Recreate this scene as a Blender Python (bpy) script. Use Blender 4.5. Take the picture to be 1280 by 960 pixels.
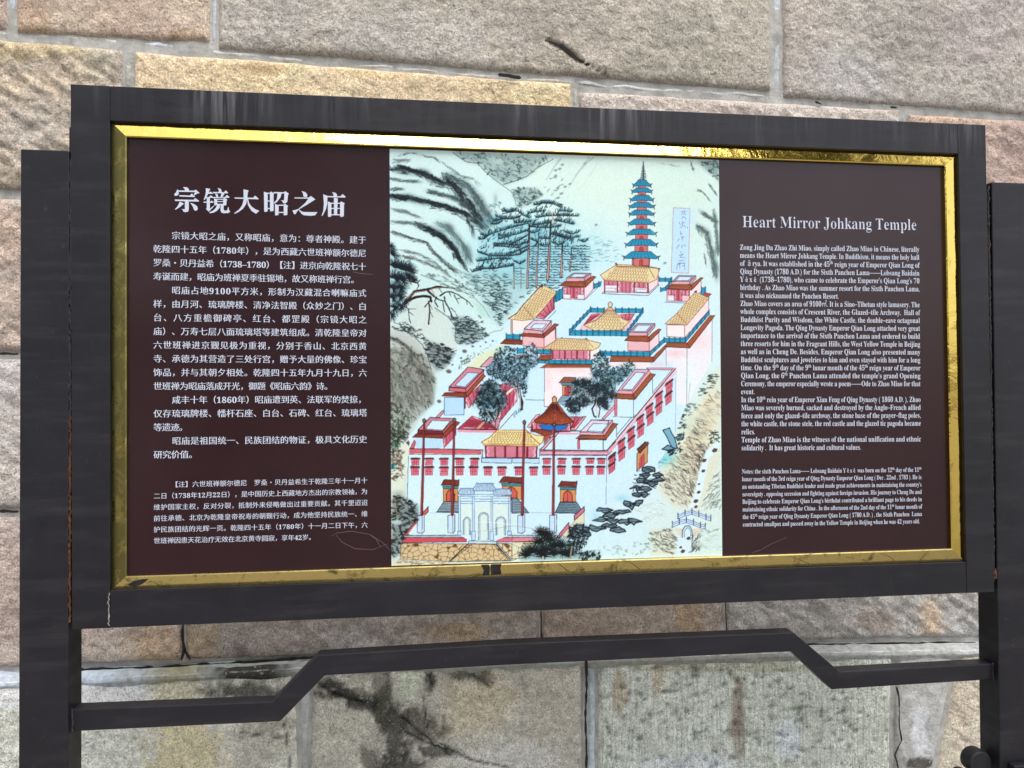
import bpy, math, random
import numpy as np
from mathutils import Matrix, Vector
from mathutils.geometry import tessellate_polygon

for o in list(bpy.data.objects): bpy.data.objects.remove(o)
SC = bpy.context.scene
COL = SC.collection

# ---------------------------------------------------------------- camera
EYE = np.array([-0.2756, -1.3656, 1.5-0.0691])       # metres; the sign's face is the plane y = 0
YAW, PITCH, ROLL, FPX = 0.1275, 0.0138, -0.0058, 950.0
def cam_axes():
    cy, sy, cp, sp = math.cos(YAW), math.sin(YAW), math.cos(PITCH), math.sin(PITCH)
    f = np.array([sy*cp, cy*cp, sp]); r = np.array([cy, -sy, 0.0]); u = np.cross(r, f)
    cr, sr = math.cos(ROLL), math.sin(ROLL)
    return cr*r+sr*u, -sr*r+cr*u, f
CR, CU, CF = cam_axes()
cam = bpy.data.cameras.new('camera'); cam.sensor_width = 36; cam.lens = 36*FPX/1280
cam.clip_start = .02; cam.clip_end = 500
cam.dof.use_dof = False
co = bpy.data.objects.new('camera', cam); COL.objects.link(co)
M = Matrix.Identity(4)
for i in range(3):
    M[i][0], M[i][1], M[i][2], M[i][3] = CR[i], CU[i], -CF[i], EYE[i]
co.matrix_world = M; SC.camera = co

# ---------------------------------------------------------------- sky, sun, exposure
w = bpy.data.worlds.new('World'); SC.world = w; w.use_nodes = True
nt = w.node_tree; bg = nt.nodes['Background']
sky = nt.nodes.new('ShaderNodeTexSky'); sky.sky_type = 'NISHITA'; sky.sun_disc = False
SUN_EL, SUN_AZ = math.radians(64), math.radians(158)   # azimuth from +Y towards +X: behind the camera, to its right
sky.sun_elevation = SUN_EL; sky.sun_rotation = SUN_AZ
sky.air_density = 1.0; sky.dust_density = 3.0; sky.ozone_density = 1.0
hs = nt.nodes.new('ShaderNodeHueSaturation'); hs.inputs['Saturation'].default_value = .40
nt.links.new(sky.outputs[0], hs.inputs['Color']); nt.links.new(hs.outputs[0], bg.inputs['Color'])
bg.inputs['Strength'].default_value = 0.15
sl = bpy.data.lights.new('sun', 'SUN'); sl.energy = 1.5; sl.angle = math.radians(32); sl.color = (1, .965, .92)
so = bpy.data.objects.new('sun', sl); COL.objects.link(so)
sd = Vector((math.sin(SUN_AZ)*math.cos(SUN_EL), math.cos(SUN_AZ)*math.cos(SUN_EL), math.sin(SUN_EL)))
so.rotation_euler = sd.to_track_quat('Z', 'Y').to_euler(); so.location = (2, -4, 6)
SC.view_settings.view_transform = 'Standard'; SC.view_settings.look = 'None'
SC.view_settings.exposure = 1.0; SC.view_settings.gamma = 1.0
SC.render.engine = 'CYCLES'

# ---------------------------------------------------------------- helpers
def at(px, py, Y=0.0):
    """point of the plane y = Y that photo position (px, py) looks at (1280 x 960)"""
    d = CF+(px-640)/FPX*CR-(py-480)/FPX*CU
    return EYE+d*((Y-EYE[1])/d[1])
def to_px(P):
    q = P-EYE; z = q@CF
    return 640+FPX*(q@CR)/z, 480-FPX*(q@CU)/z
def lin(c):
    c = np.asarray(c, float)/255
    return np.where(c <= .04045, c/12.92, ((c+.055)/1.055)**2.4)
def tag(o, label=None, cat=None, group=None, kind=None):
    if label: o['label'] = label
    if cat: o['category'] = cat
    if group: o['group'] = group
    if kind: o['kind'] = kind
    return o
def empty(name, loc=(0, 0, 0)):
    o = bpy.data.objects.new(name, None); COL.objects.link(o); o.location = loc; o.empty_display_size = .1
    return o
def link(name, me, mat, parent=None):
    if mat and not me.materials: me.materials.append(mat)
    o = bpy.data.objects.new(name, me); COL.objects.link(o)
    if parent is not None:
        o.parent = parent; o.matrix_parent_inverse = parent.matrix_basis.inverted()
    return o
def fast_mesh(name, V, F, smooth=False, colors=None):
    """V (n,3), F (m,k) integer array of equal-sided faces, or a list of such arrays"""
    me = bpy.data.meshes.new(name); V = np.asarray(V, np.float32)
    me.vertices.add(len(V)); me.vertices.foreach_set('co', V.ravel())
    Fs = F if isinstance(F, list) else [F]
    Fs = [np.asarray(f, np.int32) for f in Fs if len(f)]
    idx = np.concatenate([f.ravel() for f in Fs]); cnt = np.concatenate([np.full(len(f), f.shape[1], np.int32) for f in Fs])
    me.loops.add(len(idx)); me.loops.foreach_set('vertex_index', idx)
    me.polygons.add(len(cnt)); st = np.concatenate([[0], np.cumsum(cnt)[:-1]]).astype(np.int32)
    me.polygons.foreach_set('loop_start', st); me.polygons.foreach_set('loop_total', cnt)
    me.update(calc_edges=True)
    me.polygons.foreach_set('use_smooth', np.full(len(cnt), smooth))
    if colors is not None:
        a = me.color_attributes.new('tone', 'FLOAT_COLOR', 'POINT')
        a.data.foreach_set('color', np.concatenate([colors, np.ones((len(colors), 1))], 1).astype(np.float32).ravel())
    me.validate(); return me
def grid_faces(nx, ny, off=0):
    i = np.arange(nx-1)[None, :]+np.arange(ny-1)[:, None]*nx+off
    return np.stack([i, i+1, i+1+nx, i+nx], -1).reshape(-1, 4)
def hash2(ix, iy, s):
    h = (ix.astype(np.int64)*374761393+iy.astype(np.int64)*668265263+s*974711) & 0xffffffff
    h = ((h ^ (h >> 13))*1274126177) & 0xffffffff
    return ((h ^ (h >> 16)) & 0xffff)/65535.0
def vnoise(x, y, s=0):
    ix, iy = np.floor(x), np.floor(y); fx, fy = x-ix, y-iy
    fx = fx*fx*(3-2*fx); fy = fy*fy*(3-2*fy)
    a, b, c, d = hash2(ix, iy, s), hash2(ix+1, iy, s), hash2(ix, iy+1, s), hash2(ix+1, iy+1, s)
    return (a*(1-fx)+b*fx)*(1-fy)+(c*(1-fx)+d*fx)*fy
def fbm(x, y, s=0, o=4, g=.5):
    v = 0; a = 1; t = 0
    for k in range(o):
        v = v+a*vnoise(x*2**k+k*17.3, y*2**k-k*9.1, s+k); t += a; a *= g
    return v/t*2-1
def prism(name, pts, y0, y1, mat, parent, bevel=.0025, seg=2):
    """an outline in x,z extruded from depth y0 (front) to y1, with rounded edges"""
    import bmesh
    bm = bmesh.new(); n = len(pts)
    f = [bm.verts.new((p[0], y0, p[1])) for p in pts]; b = [bm.verts.new((p[0], y1, p[1])) for p in pts]
    bm.faces.new(f); bm.faces.new(b[::-1])
    for i in range(n): bm.faces.new((f[i], b[i], b[(i+1) % n], f[(i+1) % n]))
    bmesh.ops.recalc_face_normals(bm, faces=bm.faces)
    if bevel: bmesh.ops.bevel(bm, geom=list(bm.edges), offset=bevel, segments=seg, profile=.5, affect='EDGES')
    me = bpy.data.meshes.new(name); bm.to_mesh(me); bm.free()
    for p in me.polygons: p.use_smooth = False
    return link(name, me, mat, parent)
def box(name, lo, hi, mat, parent, bevel=.002):
    return prism(name, [(lo[0], lo[2]), (hi[0], lo[2]), (hi[0], hi[2]), (lo[0], hi[2])], lo[1], hi[1], mat, parent, bevel)

# ---------------------------------------------------------------- materials
def N(nt, typ, **kw):
    n = nt.nodes.new('ShaderNode'+typ)
    for k, v in kw.items():
        if hasattr(n, k): setattr(n, k, v)
        else: n.inputs[k].default_value = v
    return n
def ramp(nt, fac, stops):
    r = nt.nodes.new('ShaderNodeValToRGB'); nt.links.new(fac, r.inputs[0])
    while len(r.color_ramp.elements) < len(stops): r.color_ramp.elements.new(.5)
    for e, (p, c) in zip(r.color_ramp.elements, stops):
        e.position = p; e.color = (c, c, c, 1) if isinstance(c, (int, float)) else (*c, 1)
    return r.outputs[0]
def mat(name, rough=.6, metal=0.0, spec=.5):
    m = bpy.data.materials.new(name); m.use_nodes = True; nt = m.node_tree; b = nt.nodes['Principled BSDF']
    b.inputs['Roughness'].default_value = rough; b.inputs['Metallic'].default_value = metal; b.inputs['Specular IOR Level'].default_value = spec
    return m, nt, b
def mixc(nt, fac, a, b, mode='MIX'):
    n = nt.nodes.new('ShaderNodeMix'); n.data_type = 'RGBA'; n.blend_type = mode
    for s, v in ((n.inputs[0], fac), (n.inputs[6], a), (n.inputs[7], b)):
        if hasattr(v, 'is_linked') or hasattr(v, 'links'): nt.links.new(v, s)
        else: s.default_value = v if isinstance(v, float) else (*v, 1)
    return n.outputs[2]
def noise(nt, scale, detail=4, rough=.55, vec=None, mapscale=None, dist=0):
    tc = nt.nodes.new('ShaderNodeTexCoord'); v = tc.outputs['Object']
    if mapscale:
        mp = N(nt, 'Mapping'); mp.inputs['Scale'].default_value = mapscale; nt.links.new(v, mp.inputs[0]); v = mp.outputs[0]
    n = N(nt, 'TexNoise'); n.inputs['Scale'].default_value = scale; n.inputs['Detail'].default_value = detail
    n.inputs['Roughness'].default_value = rough; n.inputs['Distortion'].default_value = dist
    nt.links.new(v, n.inputs['Vector']); return n.outputs['Fac']
def bump(nt, b, h, strength, dist, prev=None):
    n = nt.nodes.new('ShaderNodeBump'); n.inputs['Strength'].default_value = strength; n.inputs['Distance'].default_value = dist
    nt.links.new(h, n.inputs['Height'])
    if prev is not None: nt.links.new(prev, n.inputs['Normal'])
    nt.links.new(n.outputs[0], b.inputs['Normal']); return n.outputs[0]

def stone_material(name, tooled=False, rough_amp=1.0):
    m, nt, b = mat(name, .9, 0, .25)
    at_ = nt.nodes.new('ShaderNodeVertexColor'); at_.layer_name = 'tone'
    g1 = noise(nt, 260, 4, .75); g2 = noise(nt, 70, 5, .65); g3 = noise(nt, 120, 5, .7)
    c = mixc(nt, 1.0, at_.outputs[0], ramp(nt, g1, [(.35, .60), (.5, 1.05), (.63, 1.42)]), 'MULTIPLY')
    c = mixc(nt, 1.0, c, ramp(nt, g2, [(.3, .74), (.52, 1.02), (.75, 1.24)]), 'MULTIPLY')
    if tooled: c = mixc(nt, 1.0, c, ramp(nt, noise(nt, 1.0, 3, .65, mapscale=(190, 60, 12)), [(.36, .80), (.5, 1.02), (.64, 1.18)]), 'MULTIPLY')  # shading of the tool marks put into the colour as upright streaks
    # sparse dark specks painting the shade of small pits, and pale grains
    pit = ramp(nt, g3, [(.32, .85), (.38, 0.0)])
    c = mixc(nt, pit, c, (.07, .06, .05))
    gr = ramp(nt, noise(nt, 300, 3, .6), [(.62, 0.0), (.70, .7)])
    c = mixc(nt, gr, c, (.72, .70, .66))
    nt.links.new(c, b.inputs['Base Color'])
    p = bump(nt, b, noise(nt, 45, 6, .62, dist=.4), 1.0, .013*rough_amp)
    if tooled: p = bump(nt, b, noise(nt, 1.0, 3, .6, mapscale=(150, 40, 9)), 1.0, .006, p)
    vo = nt.nodes.new('ShaderNodeTexVoronoi'); vo.feature = 'SMOOTH_F1'; vo.inputs['Scale'].default_value = 62; vo.inputs['Smoothness'].default_value = .35
    tc = nt.nodes.new('ShaderNodeTexCoord'); ad = nt.nodes.new('ShaderNodeVectorMath'); ad.operation = 'MULTIPLY_ADD'
    nz = N(nt, 'TexNoise'); nz.inputs['Scale'].default_value = 60; nt.links.new(tc.outputs['Object'], nz.inputs['Vector'])
    nt.links.new(nz.outputs['Color'], ad.inputs[0]); ad.inputs[1].default_value = (.02, .02, .02); nt.links.new(tc.outputs['Object'], ad.inputs[2])
    nt.links.new(ad.outputs[0], vo.inputs['Vector'])
    if not tooled: p = bump(nt, b, vo.outputs['Distance'], .8, .0045*rough_amp, p)
    p = bump(nt, b, noise(nt, 120, 6, .75), 1.0, .008*rough_amp, p)
    return m
M_STONE = stone_material('rough_sandstone')
M_DIAG = stone_material('split_faced_stone', rough_amp=1.35)
M_PLINTH = stone_material('weathered_plinth_stone', rough_amp=.8); M_TOOL = stone_material('tooled_greenish_stone', True, .75)
def mortar_material():
    m, nt, b = mat('grey_mortar', .9, 0, .25)
    c = ramp(nt, noise(nt, 26, 5, .6), [(.3, (.27, .265, .245)), (.5, (.39, .38, .355)), (.72, (.53, .52, .50))])
    c = mixc(nt, ramp(nt, noise(nt, 120, 4, .6), [(.28, .75), (.36, 0.0)]), c, (.10, .10, .095))
    nt.links.new(c, b.inputs['Base Color'])
    p = bump(nt, b, noise(nt, 60, 5, .6), .8, .004); bump(nt, b, noise(nt, 260, 3, .6), .7, .0012, p)
    return m
M_MORTAR = mortar_material()
def patch_material():
    m, nt, b = mat('smooth_mortar', .85, 0, .3)
    at_ = nt.nodes.new('ShaderNodeVertexColor'); at_.layer_name = 'tone'
    c = mixc(nt, 1.0, at_.outputs[0], ramp(nt, noise(nt, 75, 7, .72), [(.3, .66), (.5, 1.0), (.72, 1.25)]), 'MULTIPLY')
    c = mixc(nt, ramp(nt, noise(nt, 130, 5, .7), [(.30, .7), (.37, 0.0)]), c, (.09, .085, .08))
    c = mixc(nt, ramp(nt, noise(nt, 90, 5, .7), [(.62, 0.0), (.68, .6)]), c, (.66, .66, .65))
    nt.links.new(c, b.inputs['Base Color'])
    p = bump(nt, b, noise(nt, 30, 5, .6), .9, .008); bump(nt, b, noise(nt, 150, 5, .7), .9, .003, p)
    return m
M_PATCH = patch_material()
def frame_material(name, streak=0.0, top=0.0):
    m, nt, b = mat(name, .42, .0, .35)
    base = ramp(nt, noise(nt, 9, 5, .6), [(.3, (.0080, .0074, .0108)), (.7, (.0135, .0125, .0168))])
    if streak:
        # pale runs left by rain water below the top edge
        s = noise(nt, 1.0, 3, .7, mapscale=(60, 4, 3))
        tc = nt.nodes.new('ShaderNodeTexCoord'); sx = nt.nodes.new('ShaderNodeSeparateXYZ'); nt.links.new(tc.outputs['Object'], sx.inputs[0])
        mr = nt.nodes.new('ShaderNodeMapRange'); nt.links.new(sx.outputs[2], mr.inputs[0])
        mr.inputs[1].default_value = top-.075; mr.inputs[2].default_value = top; mr.inputs[3].default_value = 0; mr.inputs[4].default_value = 1
        a = nt.nodes.new('ShaderNodeMath'); a.operation = 'MULTIPLY'
        big = ramp(nt, noise(nt, 1.0, 2, .5, mapscale=(4.5, .5, .5)), [(.50, .06), (.62, 1.0)])
        a2 = nt.nodes.new('ShaderNodeMath'); a2.operation = 'MULTIPLY'; nt.links.new(big, a2.inputs[0]); nt.links.new(ramp(nt, s, [(.46, 0.0), (.66, 1.0)]), a2.inputs[1])
        nt.links.new(a2.outputs[0], a.inputs[0]); nt.links.new(mr.outputs[0], a.inputs[1])
        base = mixc(nt, a.outputs[0], base, (.16*streak, .16*streak, .17*streak))
    dust = ramp(nt, noise(nt, 1.0, 5, .65, mapscale=(5, 5, 40)), [(.50, 0.0), (.75, .45)])
    base = mixc(nt, dust, base, (.042, .040, .043))
    base = mixc(nt, ramp(nt, noise(nt, 70, 6, .75), [(.62, 0.0), (.72, .5)]), base, (.062, .058, .058))
    nt.links.new(base, b.inputs['Base Color'])
    nt.links.new(ramp(nt, noise(nt, 25, 5, .6), [(.3, .34), (.7, .52)]), b.inputs['Roughness'])
    bump(nt, b, noise(nt, 140, 3, .6), .25, .0006)
    return m
M_FRAME = frame_material('dark_painted_steel'); M_FRAME_TOP = frame_material('dark_painted_steel_rain_streaked', 1.0, 1.9565)
def simple(name, col, rough=.6, metal=0.0, spec=.5, bscale=None, bdist=.001, var=0.0):
    m, nt, b = mat(name, rough, metal, spec)
    if var:
        c = ramp(nt, noise(nt, bscale or 20, 4, .6), [(.3, tuple(x*(1-var) for x in col)), (.7, tuple(min(1, x*(1+var)) for x in col))])
        nt.links.new(c, b.inputs['Base Color'])
    else: b.inputs['Base Color'].default_value = (*col, 1)
    if bscale: bump(nt, b, noise(nt, bscale, 4, .6), .5, bdist)
    return m
M_RUST = simple('rusty_weld', (.085, .036, .02), .9, 0, .2, 90, .002, .6)
M_DARKGAP = simple('grimy_weld_and_dark_mark', (.035, .03, .03), .8, 0, .3, 120, .002, .5)
M_RUBBER = simple('black_iron', (.012, .012, .014), .5, 0, .4, 60, .001, .3)
M_PALE = simple('pale_weld_line', (.22, .21, .20), .7, 0, .3, 90, .001, .4)
M_INK = simple('white_lettering', (.54, .575, .68), .45, 0, .4)
M_SCR = simple('scratch_mark', (.20, .16, .17), .6)
def board_material():
    m, nt, b = mat('maroon_printed_board', .22, 0, .36)
    nt.links.new(ramp(nt, noise(nt, 5, 4, .6), [(.3, (.0215, .0070, .0095)), (.7, (.027, .0098, .0122))]), b.inputs['Base Color'])
    nt.links.new(ramp(nt, noise(nt, 7, 5, .6), [(.3, .17), (.7, .26)]), b.inputs['Roughness'])
    bump(nt, b, noise(nt, 3.0, 2, .5), .3, .0015)
    return m
M_BOARD = board_material()
def print_material():
    m, nt, b = mat('printed_watercolour', .34, 0, .32)
    at_ = nt.nodes.new('ShaderNodeVertexColor'); at_.layer_name = 'tone'
    nt.links.new(mixc(nt, 1.0, at_.outputs[0], ramp(nt, noise(nt, 500, 2, .5), [(.3, .95), (.7, 1.03)]), 'MULTIPLY'), b.inputs['Base Color'])
    bump(nt, b, noise(nt, 3.0, 2, .5), .3, .0015)
    return m
M_PRINT = print_material()
def gold_material(name, dirt, rough=.07, base=(.74, .54, .13)):
    m, nt, b = mat(name, rough, 1.0, .5)
    d = ramp(nt, noise(nt, 1.0, 6, .7, mapscale=(30, 30, 30), dist=.6), [(.60-dirt*.35, 0.0), (.72-dirt*.3, 1.0)])
    c = mixc(nt, d, base, (.20, .17, .06))
    sp = ramp(nt, noise(nt, 110, 4, .65), [(.24, 1.0), (.32, 0.0)])
    c = mixc(nt, sp, c, (.04, .035, .02))
    nt.links.new(c, b.inputs['Base Color'])
    r = nt.nodes.new('ShaderNodeMapRange'); nt.links.new(d, r.inputs[0]); r.inputs[3].default_value = rough; r.inputs[4].default_value = .45
    nt.links.new(r.outputs[0], b.inputs['Roughness'])
    bump(nt, b, noise(nt, 1.0, 4, .55, mapscale=(16, 16, 16), dist=.8), .75, .0020)
    return m
M_GOLD = gold_material('polished_gold_trim', .0); M_GOLD_OLD = gold_material('tarnished_gold_trim', .55, .16, (.66, .53, .17)); M_GOLD_DULL = gold_material('dull_gold_trim', .18, .24, (.66, .52, .20))
M_GOLD_LEFT = gold_material('weathered_gold_trim', .75, .14, (.52, .42, .14))
# ---------------------------------------------------------------- the printed temple picture
# The print is a watercolour; it is laid down stroke by stroke on a fine grid of colours
# (print coordinates are the ones traced from the print) and ends up as the colour
# attribute of the picture sheet's own mesh.
PX0, PY0, PX1, PY1, PS = 482, 182, 908, 712, 3
class Paint:
    def __init__(s):
        s.w = (PX1-PX0)*PS; s.h = (PY1-PY0)*PS
        s.im = np.zeros((s.h, s.w, 3), np.float32)
        s.rng = np.random.RandomState(7)
        s.t = (0, 0, 1.0)
    def T(s, x, y, k): s.t = (x, y, k)
    def xy(s, pts):
        p = np.asarray(pts, float).reshape(-1, 2)
        x, y, k = s.t
        return np.stack([(x+p[:, 0]/k-PX0)*PS, (y+p[:, 1]/k-PY0)*PS], 1)
    def put(s, x0, y0, a, col):
        h, w = a.shape
        X0, Y0, X1, Y1 = max(x0, 0), max(y0, 0), min(x0+w, s.w), min(y0+h, s.h)
        if X1 <= X0 or Y1 <= Y0: return
        a = a[Y0-y0:Y1-y0, X0-x0:X1-x0, None]
        v = s.im[Y0:Y1, X0:X1]
        v += a*(np.asarray(col, np.float32)/255-v)
    def P(s, pts, col, alpha=1.0, line=None, lw=.5):
        q = s.xy(pts)
        x0, y0 = np.floor(q.min(0)).astype(int)-1; x1, y1 = np.ceil(q.max(0)).astype(int)+1
        x0c, y0c, x1c, y1c = max(x0, 0), max(y0, 0), min(x1, s.w), min(y1, s.h)
        if col is not None and x1c > x0c and y1c > y0c:
            xs = (np.arange((x1c-x0c)*2)+.5)/2+x0c; ys = (np.arange((y1c-y0c)*2)+.5)/2+y0c
            m = np.zeros((len(ys), len(xs)), bool)
            for i in range(len(q)):
                (ax, ay), (bx, by) = q[i], q[(i+1) % len(q)]
                if ay == by: continue
                c = (ys >= min(ay, by)) & (ys < max(ay, by))
                if not c.any(): continue
                xi = ax+(ys[c]-ay)*(bx-ax)/(by-ay)
                m[c] ^= xs[None, :] < xi[:, None]
            a = m.reshape(y1c-y0c, 2, x1c-x0c, 2).mean((1, 3)).astype(np.float32)*alpha
            if line is None and alpha < 1: x0c, y0c, a = s.soften(x0c, y0c, a, 7 if alpha <= .85 else 2)
            s.put(x0c, y0c, a, col)
        if line is not None: s.L(list(pts)+[pts[0]], line, lw)
    @staticmethod
    def soften(x, y, a, r):
        m = 2*r; b = np.pad(a, m)
        for ax in (0, 1):
            for _ in (0, 1):
                c = np.cumsum(b, axis=ax); k = 2*r+1
                z = np.zeros_like(b)
                if ax == 0: z[r+1:-r] = (c[k:]-c[:-k])/k
                else: z[:, r+1:-r] = (c[:, k:]-c[:, :-k])/k
                b = z
        return x-m, y-m, b
    def L(s, pts, col, w=.5, w2=None, alpha=1.0):
        q = s.xy(pts); n = len(q)-1
        w2 = w if w2 is None else w2
        m = max(w, w2)*PS+2
        x0, y0 = np.floor(q.min(0)-m).astype(int); x1, y1 = np.ceil(q.max(0)+m).astype(int)
        x0, y0, x1, y1 = max(x0, 0), max(y0, 0), min(x1, s.w), min(y1, s.h)
        if x1 <= x0 or y1 <= y0: return
        A = np.zeros((y1-y0, x1-x0), np.float32)
        for i in range(n):
            a, b = q[i], q[i+1]
            u0, v0 = np.maximum(np.floor(np.minimum(a, b)-m).astype(int), (x0, y0))
            u1, v1 = np.minimum(np.ceil(np.maximum(a, b)+m).astype(int), (x1, y1))
            if u1 <= u0 or v1 <= v0: continue
            X = np.arange(u0, u1)[None, :]+.5-a[0]; Y = np.arange(v0, v1)[:, None]+.5-a[1]
            d = b-a; L2 = max(d@d, 1e-9)
            t = np.clip((X*d[0]+Y*d[1])/L2, 0, 1)
            dist = np.hypot(X-t*d[0], Y-t*d[1])
            hw = (w+(w2-w)*((i+t)/n))*PS/2
            al = np.clip(hw-dist+.5, 0, 1)*np.minimum(1, .35+hw)
            A[v0-y0:v1-y0, u0-x0:u1-x0] = np.maximum(A[v0-y0:v1-y0, u0-x0:u1-x0], al)
        s.put(x0, y0, A*alpha, col)
    def W(s, x, y, rx, ry, col, alpha=.5, ang=0.0, p=1.0):      # a soft wash
        c = s.xy([(x, y)])[0]; k = PS/s.t[2]; rx *= k; ry *= k
        r = int(max(rx, ry)*2.2)+1
        x0, y0 = int(c[0])-r, int(c[1])-r
        X = np.arange(2*r)[None, :]+x0-c[0]; Y = np.arange(2*r)[:, None]+y0-c[1]
        ca, sa = math.cos(ang), math.sin(ang)
        d = ((X*ca+Y*sa)/rx)**2+((Y*ca-X*sa)/ry)**2
        s.put(x0, y0, (np.exp(-d**p)*alpha).astype(np.float32), col)
    def dabs(s, pts, n, col, ln, wd, ang, ja=.4, alpha=.8, jc=12, bend=.2, taper=.4):
        # n short brush marks scattered inside a polygon (given in tile coordinates)
        q = np.asarray(pts, float); lo, hi = q.min(0), q.max(0); k = s.t[2]
        done = tries = 0
        while done < n and tries < n*30:
            tries += 1
            p = lo+s.rng.rand(2)*(hi-lo); c = False
            for i in range(len(q)):
                a, b = q[i], q[(i+1) % len(q)]
                if (a[1] > p[1]) != (b[1] > p[1]) and p[0] < a[0]+(p[1]-a[1])*(b[0]-a[0])/(b[1]-a[1]): c = not c
            if not c: continue
            done += 1
            an = (ang(p) if callable(ang) else ang)+s.rng.randn()*ja
            l = ln*k*(.6+.8*s.rng.rand()); d = np.array([math.cos(an), math.sin(an)])*l/2
            nrm = np.array([-d[1], d[0]])*bend*s.rng.randn()
            cc = np.clip(np.asarray(col)+s.rng.randn()*jc, 0, 255)
            w = wd*(.6+.8*s.rng.rand())
            s.L([p-d, p+nrm, p+d], cc, w, w*taper, alpha*(.6+.4*s.rng.rand()))
    def ridge(s, path, w, n, col=(56, 72, 76), wash=(92, 120, 122), ln=7.5, wd=1.5, alpha=.68, wa=.55):
        n = int(n*2.3)
        # dry brush marks following a mountain ridge
        q = np.asarray(path, float); k = s.t[2]
        seg = np.diff(q, axis=0); L = np.hypot(seg[:, 0], seg[:, 1]); c = np.concatenate([[0], np.cumsum(L)])
        for j in range(int(c[-1]/k/3)+1):
            t = s.rng.rand()*c[-1]; i = min(np.searchsorted(c, t, side='right')-1, len(seg)-1)
            p = q[i]+seg[i]*(t-c[i])/L[i]
            s.W(p[0], p[1]+s.rng.rand()*w*k*.5, 6*k, w*k*.55, wash, wa*.5, math.atan2(seg[i][1], seg[i][0]))
        for j in range(n):
            t = s.rng.rand()*c[-1]; i = min(np.searchsorted(c, t, side='right')-1, len(seg)-1)
            d = seg[i]/L[i]; nn = np.array([-d[1], d[0]])
            p = q[i]+d*(t-c[i])+nn*(abs(s.rng.randn())*w*k*.45-.1*w*k)
            a = math.atan2(d[1], d[0])+s.rng.randn()*.28
            l = ln*k*(.4+s.rng.rand()*.9)/2
            cc = np.clip(np.asarray(col)+s.rng.randn()*16, 0, 255); ww = wd*(.4+s.rng.rand())
            e = np.array([math.cos(a), math.sin(a)])*l
            s.L([p-e, p+nn*s.rng.randn()*l*.15, p+e], cc, ww, ww*.4, alpha*(.5+.5*s.rng.rand()))
    def needles(s, x, y, r, n, col=(26, 40, 48), w=.55, a0=0, a1=2*math.pi, r0=.1):
        k = s.t[2]
        for j in range(n):
            a = a0+(a1-a0)*(j+.6*s.rng.rand())/n
            l = r*k*(.7+.4*s.rng.rand())
            s.L([(x+math.cos(a)*l*r0, y+math.sin(a)*l*r0), (x+math.cos(a)*l, y+math.sin(a)*l)],
                np.asarray(col)+s.rng.rand()*14, w, w*.35)
    def bough(s, path, up=4.0, n=None, col=(30, 44, 52), wash=(96, 178, 196)):
        # a pine bough: dark branch, short needles standing up from it, a teal wash over it
        q = np.asarray(path, float); k = s.t[2]
        seg = np.diff(q, axis=0); L = np.hypot(seg[:, 0], seg[:, 1]); c = np.concatenate([[0], np.cumsum(L)])
        m = max(3, int(c[-1]/k/1.7)) if n is None else n
        for j in range(max(2, m//2)):
            t = s.rng.rand()*c[-1]; i = min(np.searchsorted(c, t, side='right')-1, len(seg)-1)
            p = q[i]+seg[i]*(t-c[i])/L[i]
            s.W(p[0], p[1]-up*.4*k, 2.8*k, 1.9*k, wash, .55)
        s.L(path, col, 1.5, .8)
        for j in range(m):
            t = (j+.5)/m*c[-1]; i = min(np.searchsorted(c, t, side='right')-1, len(seg)-1)
            p = q[i]+seg[i]*(t-c[i])/L[i]
            lean = (t/c[-1]-.5)*1.5
            a = -math.pi/2+lean+s.rng.randn()*.15; l = up*k*(.6+.6*s.rng.rand())
            s.L([p, p+np.array([math.cos(a)*l*.6, math.sin(a)*l*.55]), p+np.array([math.cos(a)*l, math.sin(a)*l])],
                np.asarray(col)+s.rng.rand()*22, 1.25, .6)
    def quad(s, q, u, v):
        a, b, c, d = [np.asarray(x, float) for x in q]     # tl tr br bl
        return (a*(1-u)+b*u)*(1-v)+(d*(1-u)+c*u)*v
    def lattice(s, q, n=3, base=(246, 204, 216), ink=(204, 62, 96), dens=1.6, posts=(150, 36, 44), pw=.8):
        # pink lattice doors between red posts
        s.P(q, base)
        a, b, c, d = [np.asarray(x, float) for x in q]; k = s.t[2]
        W = np.hypot(*(b-a))/k; H = np.hypot(*(d-a))/k
        m = max(2, int((W+H)/dens))
        for j in range(-m, 2*m):
            for sg in (1, -1):
                pts = []
                for v in (0, .5, 1):
                    u = (j+.5)/m + sg*(v-.5)*H/(W+H)
                    pts.append((u, v))
                us = [p for p in pts if 0 <= p[0] <= 1]
                if len(us) >= 2: s.L([s.quad(q, *p) for p in us], ink, .42, alpha=.85)
        for j in range(n+1):
            s.L([s.quad(q, j/n, 0), s.quad(q, j/n, 1)], posts, pw)
        s.L([a, b], posts, .6); s.L([d, c], posts, .5)
    def eaves(s, q, n, base=(196, 96, 50), ink=(96, 30, 22), slant=.0, hi=(232, 160, 96)):
        s.P(q, base, 1, ink, .5)
        for j in range(n):
            u = (j+.5)/n
            s.L([s.quad(q, min(1, max(0, u+slant/n)), .12), s.quad(q, min(1, max(0, u-slant/n)), .9)], ink, .5, alpha=.85)
            u += .5/n
            if u < .98: s.L([s.quad(q, min(1, u+slant/n), .25), s.quad(q, max(0, u-slant/n), .8)], hi, .4, alpha=.6)
        s.L([q[3], q[2]], ink, .8)
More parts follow.
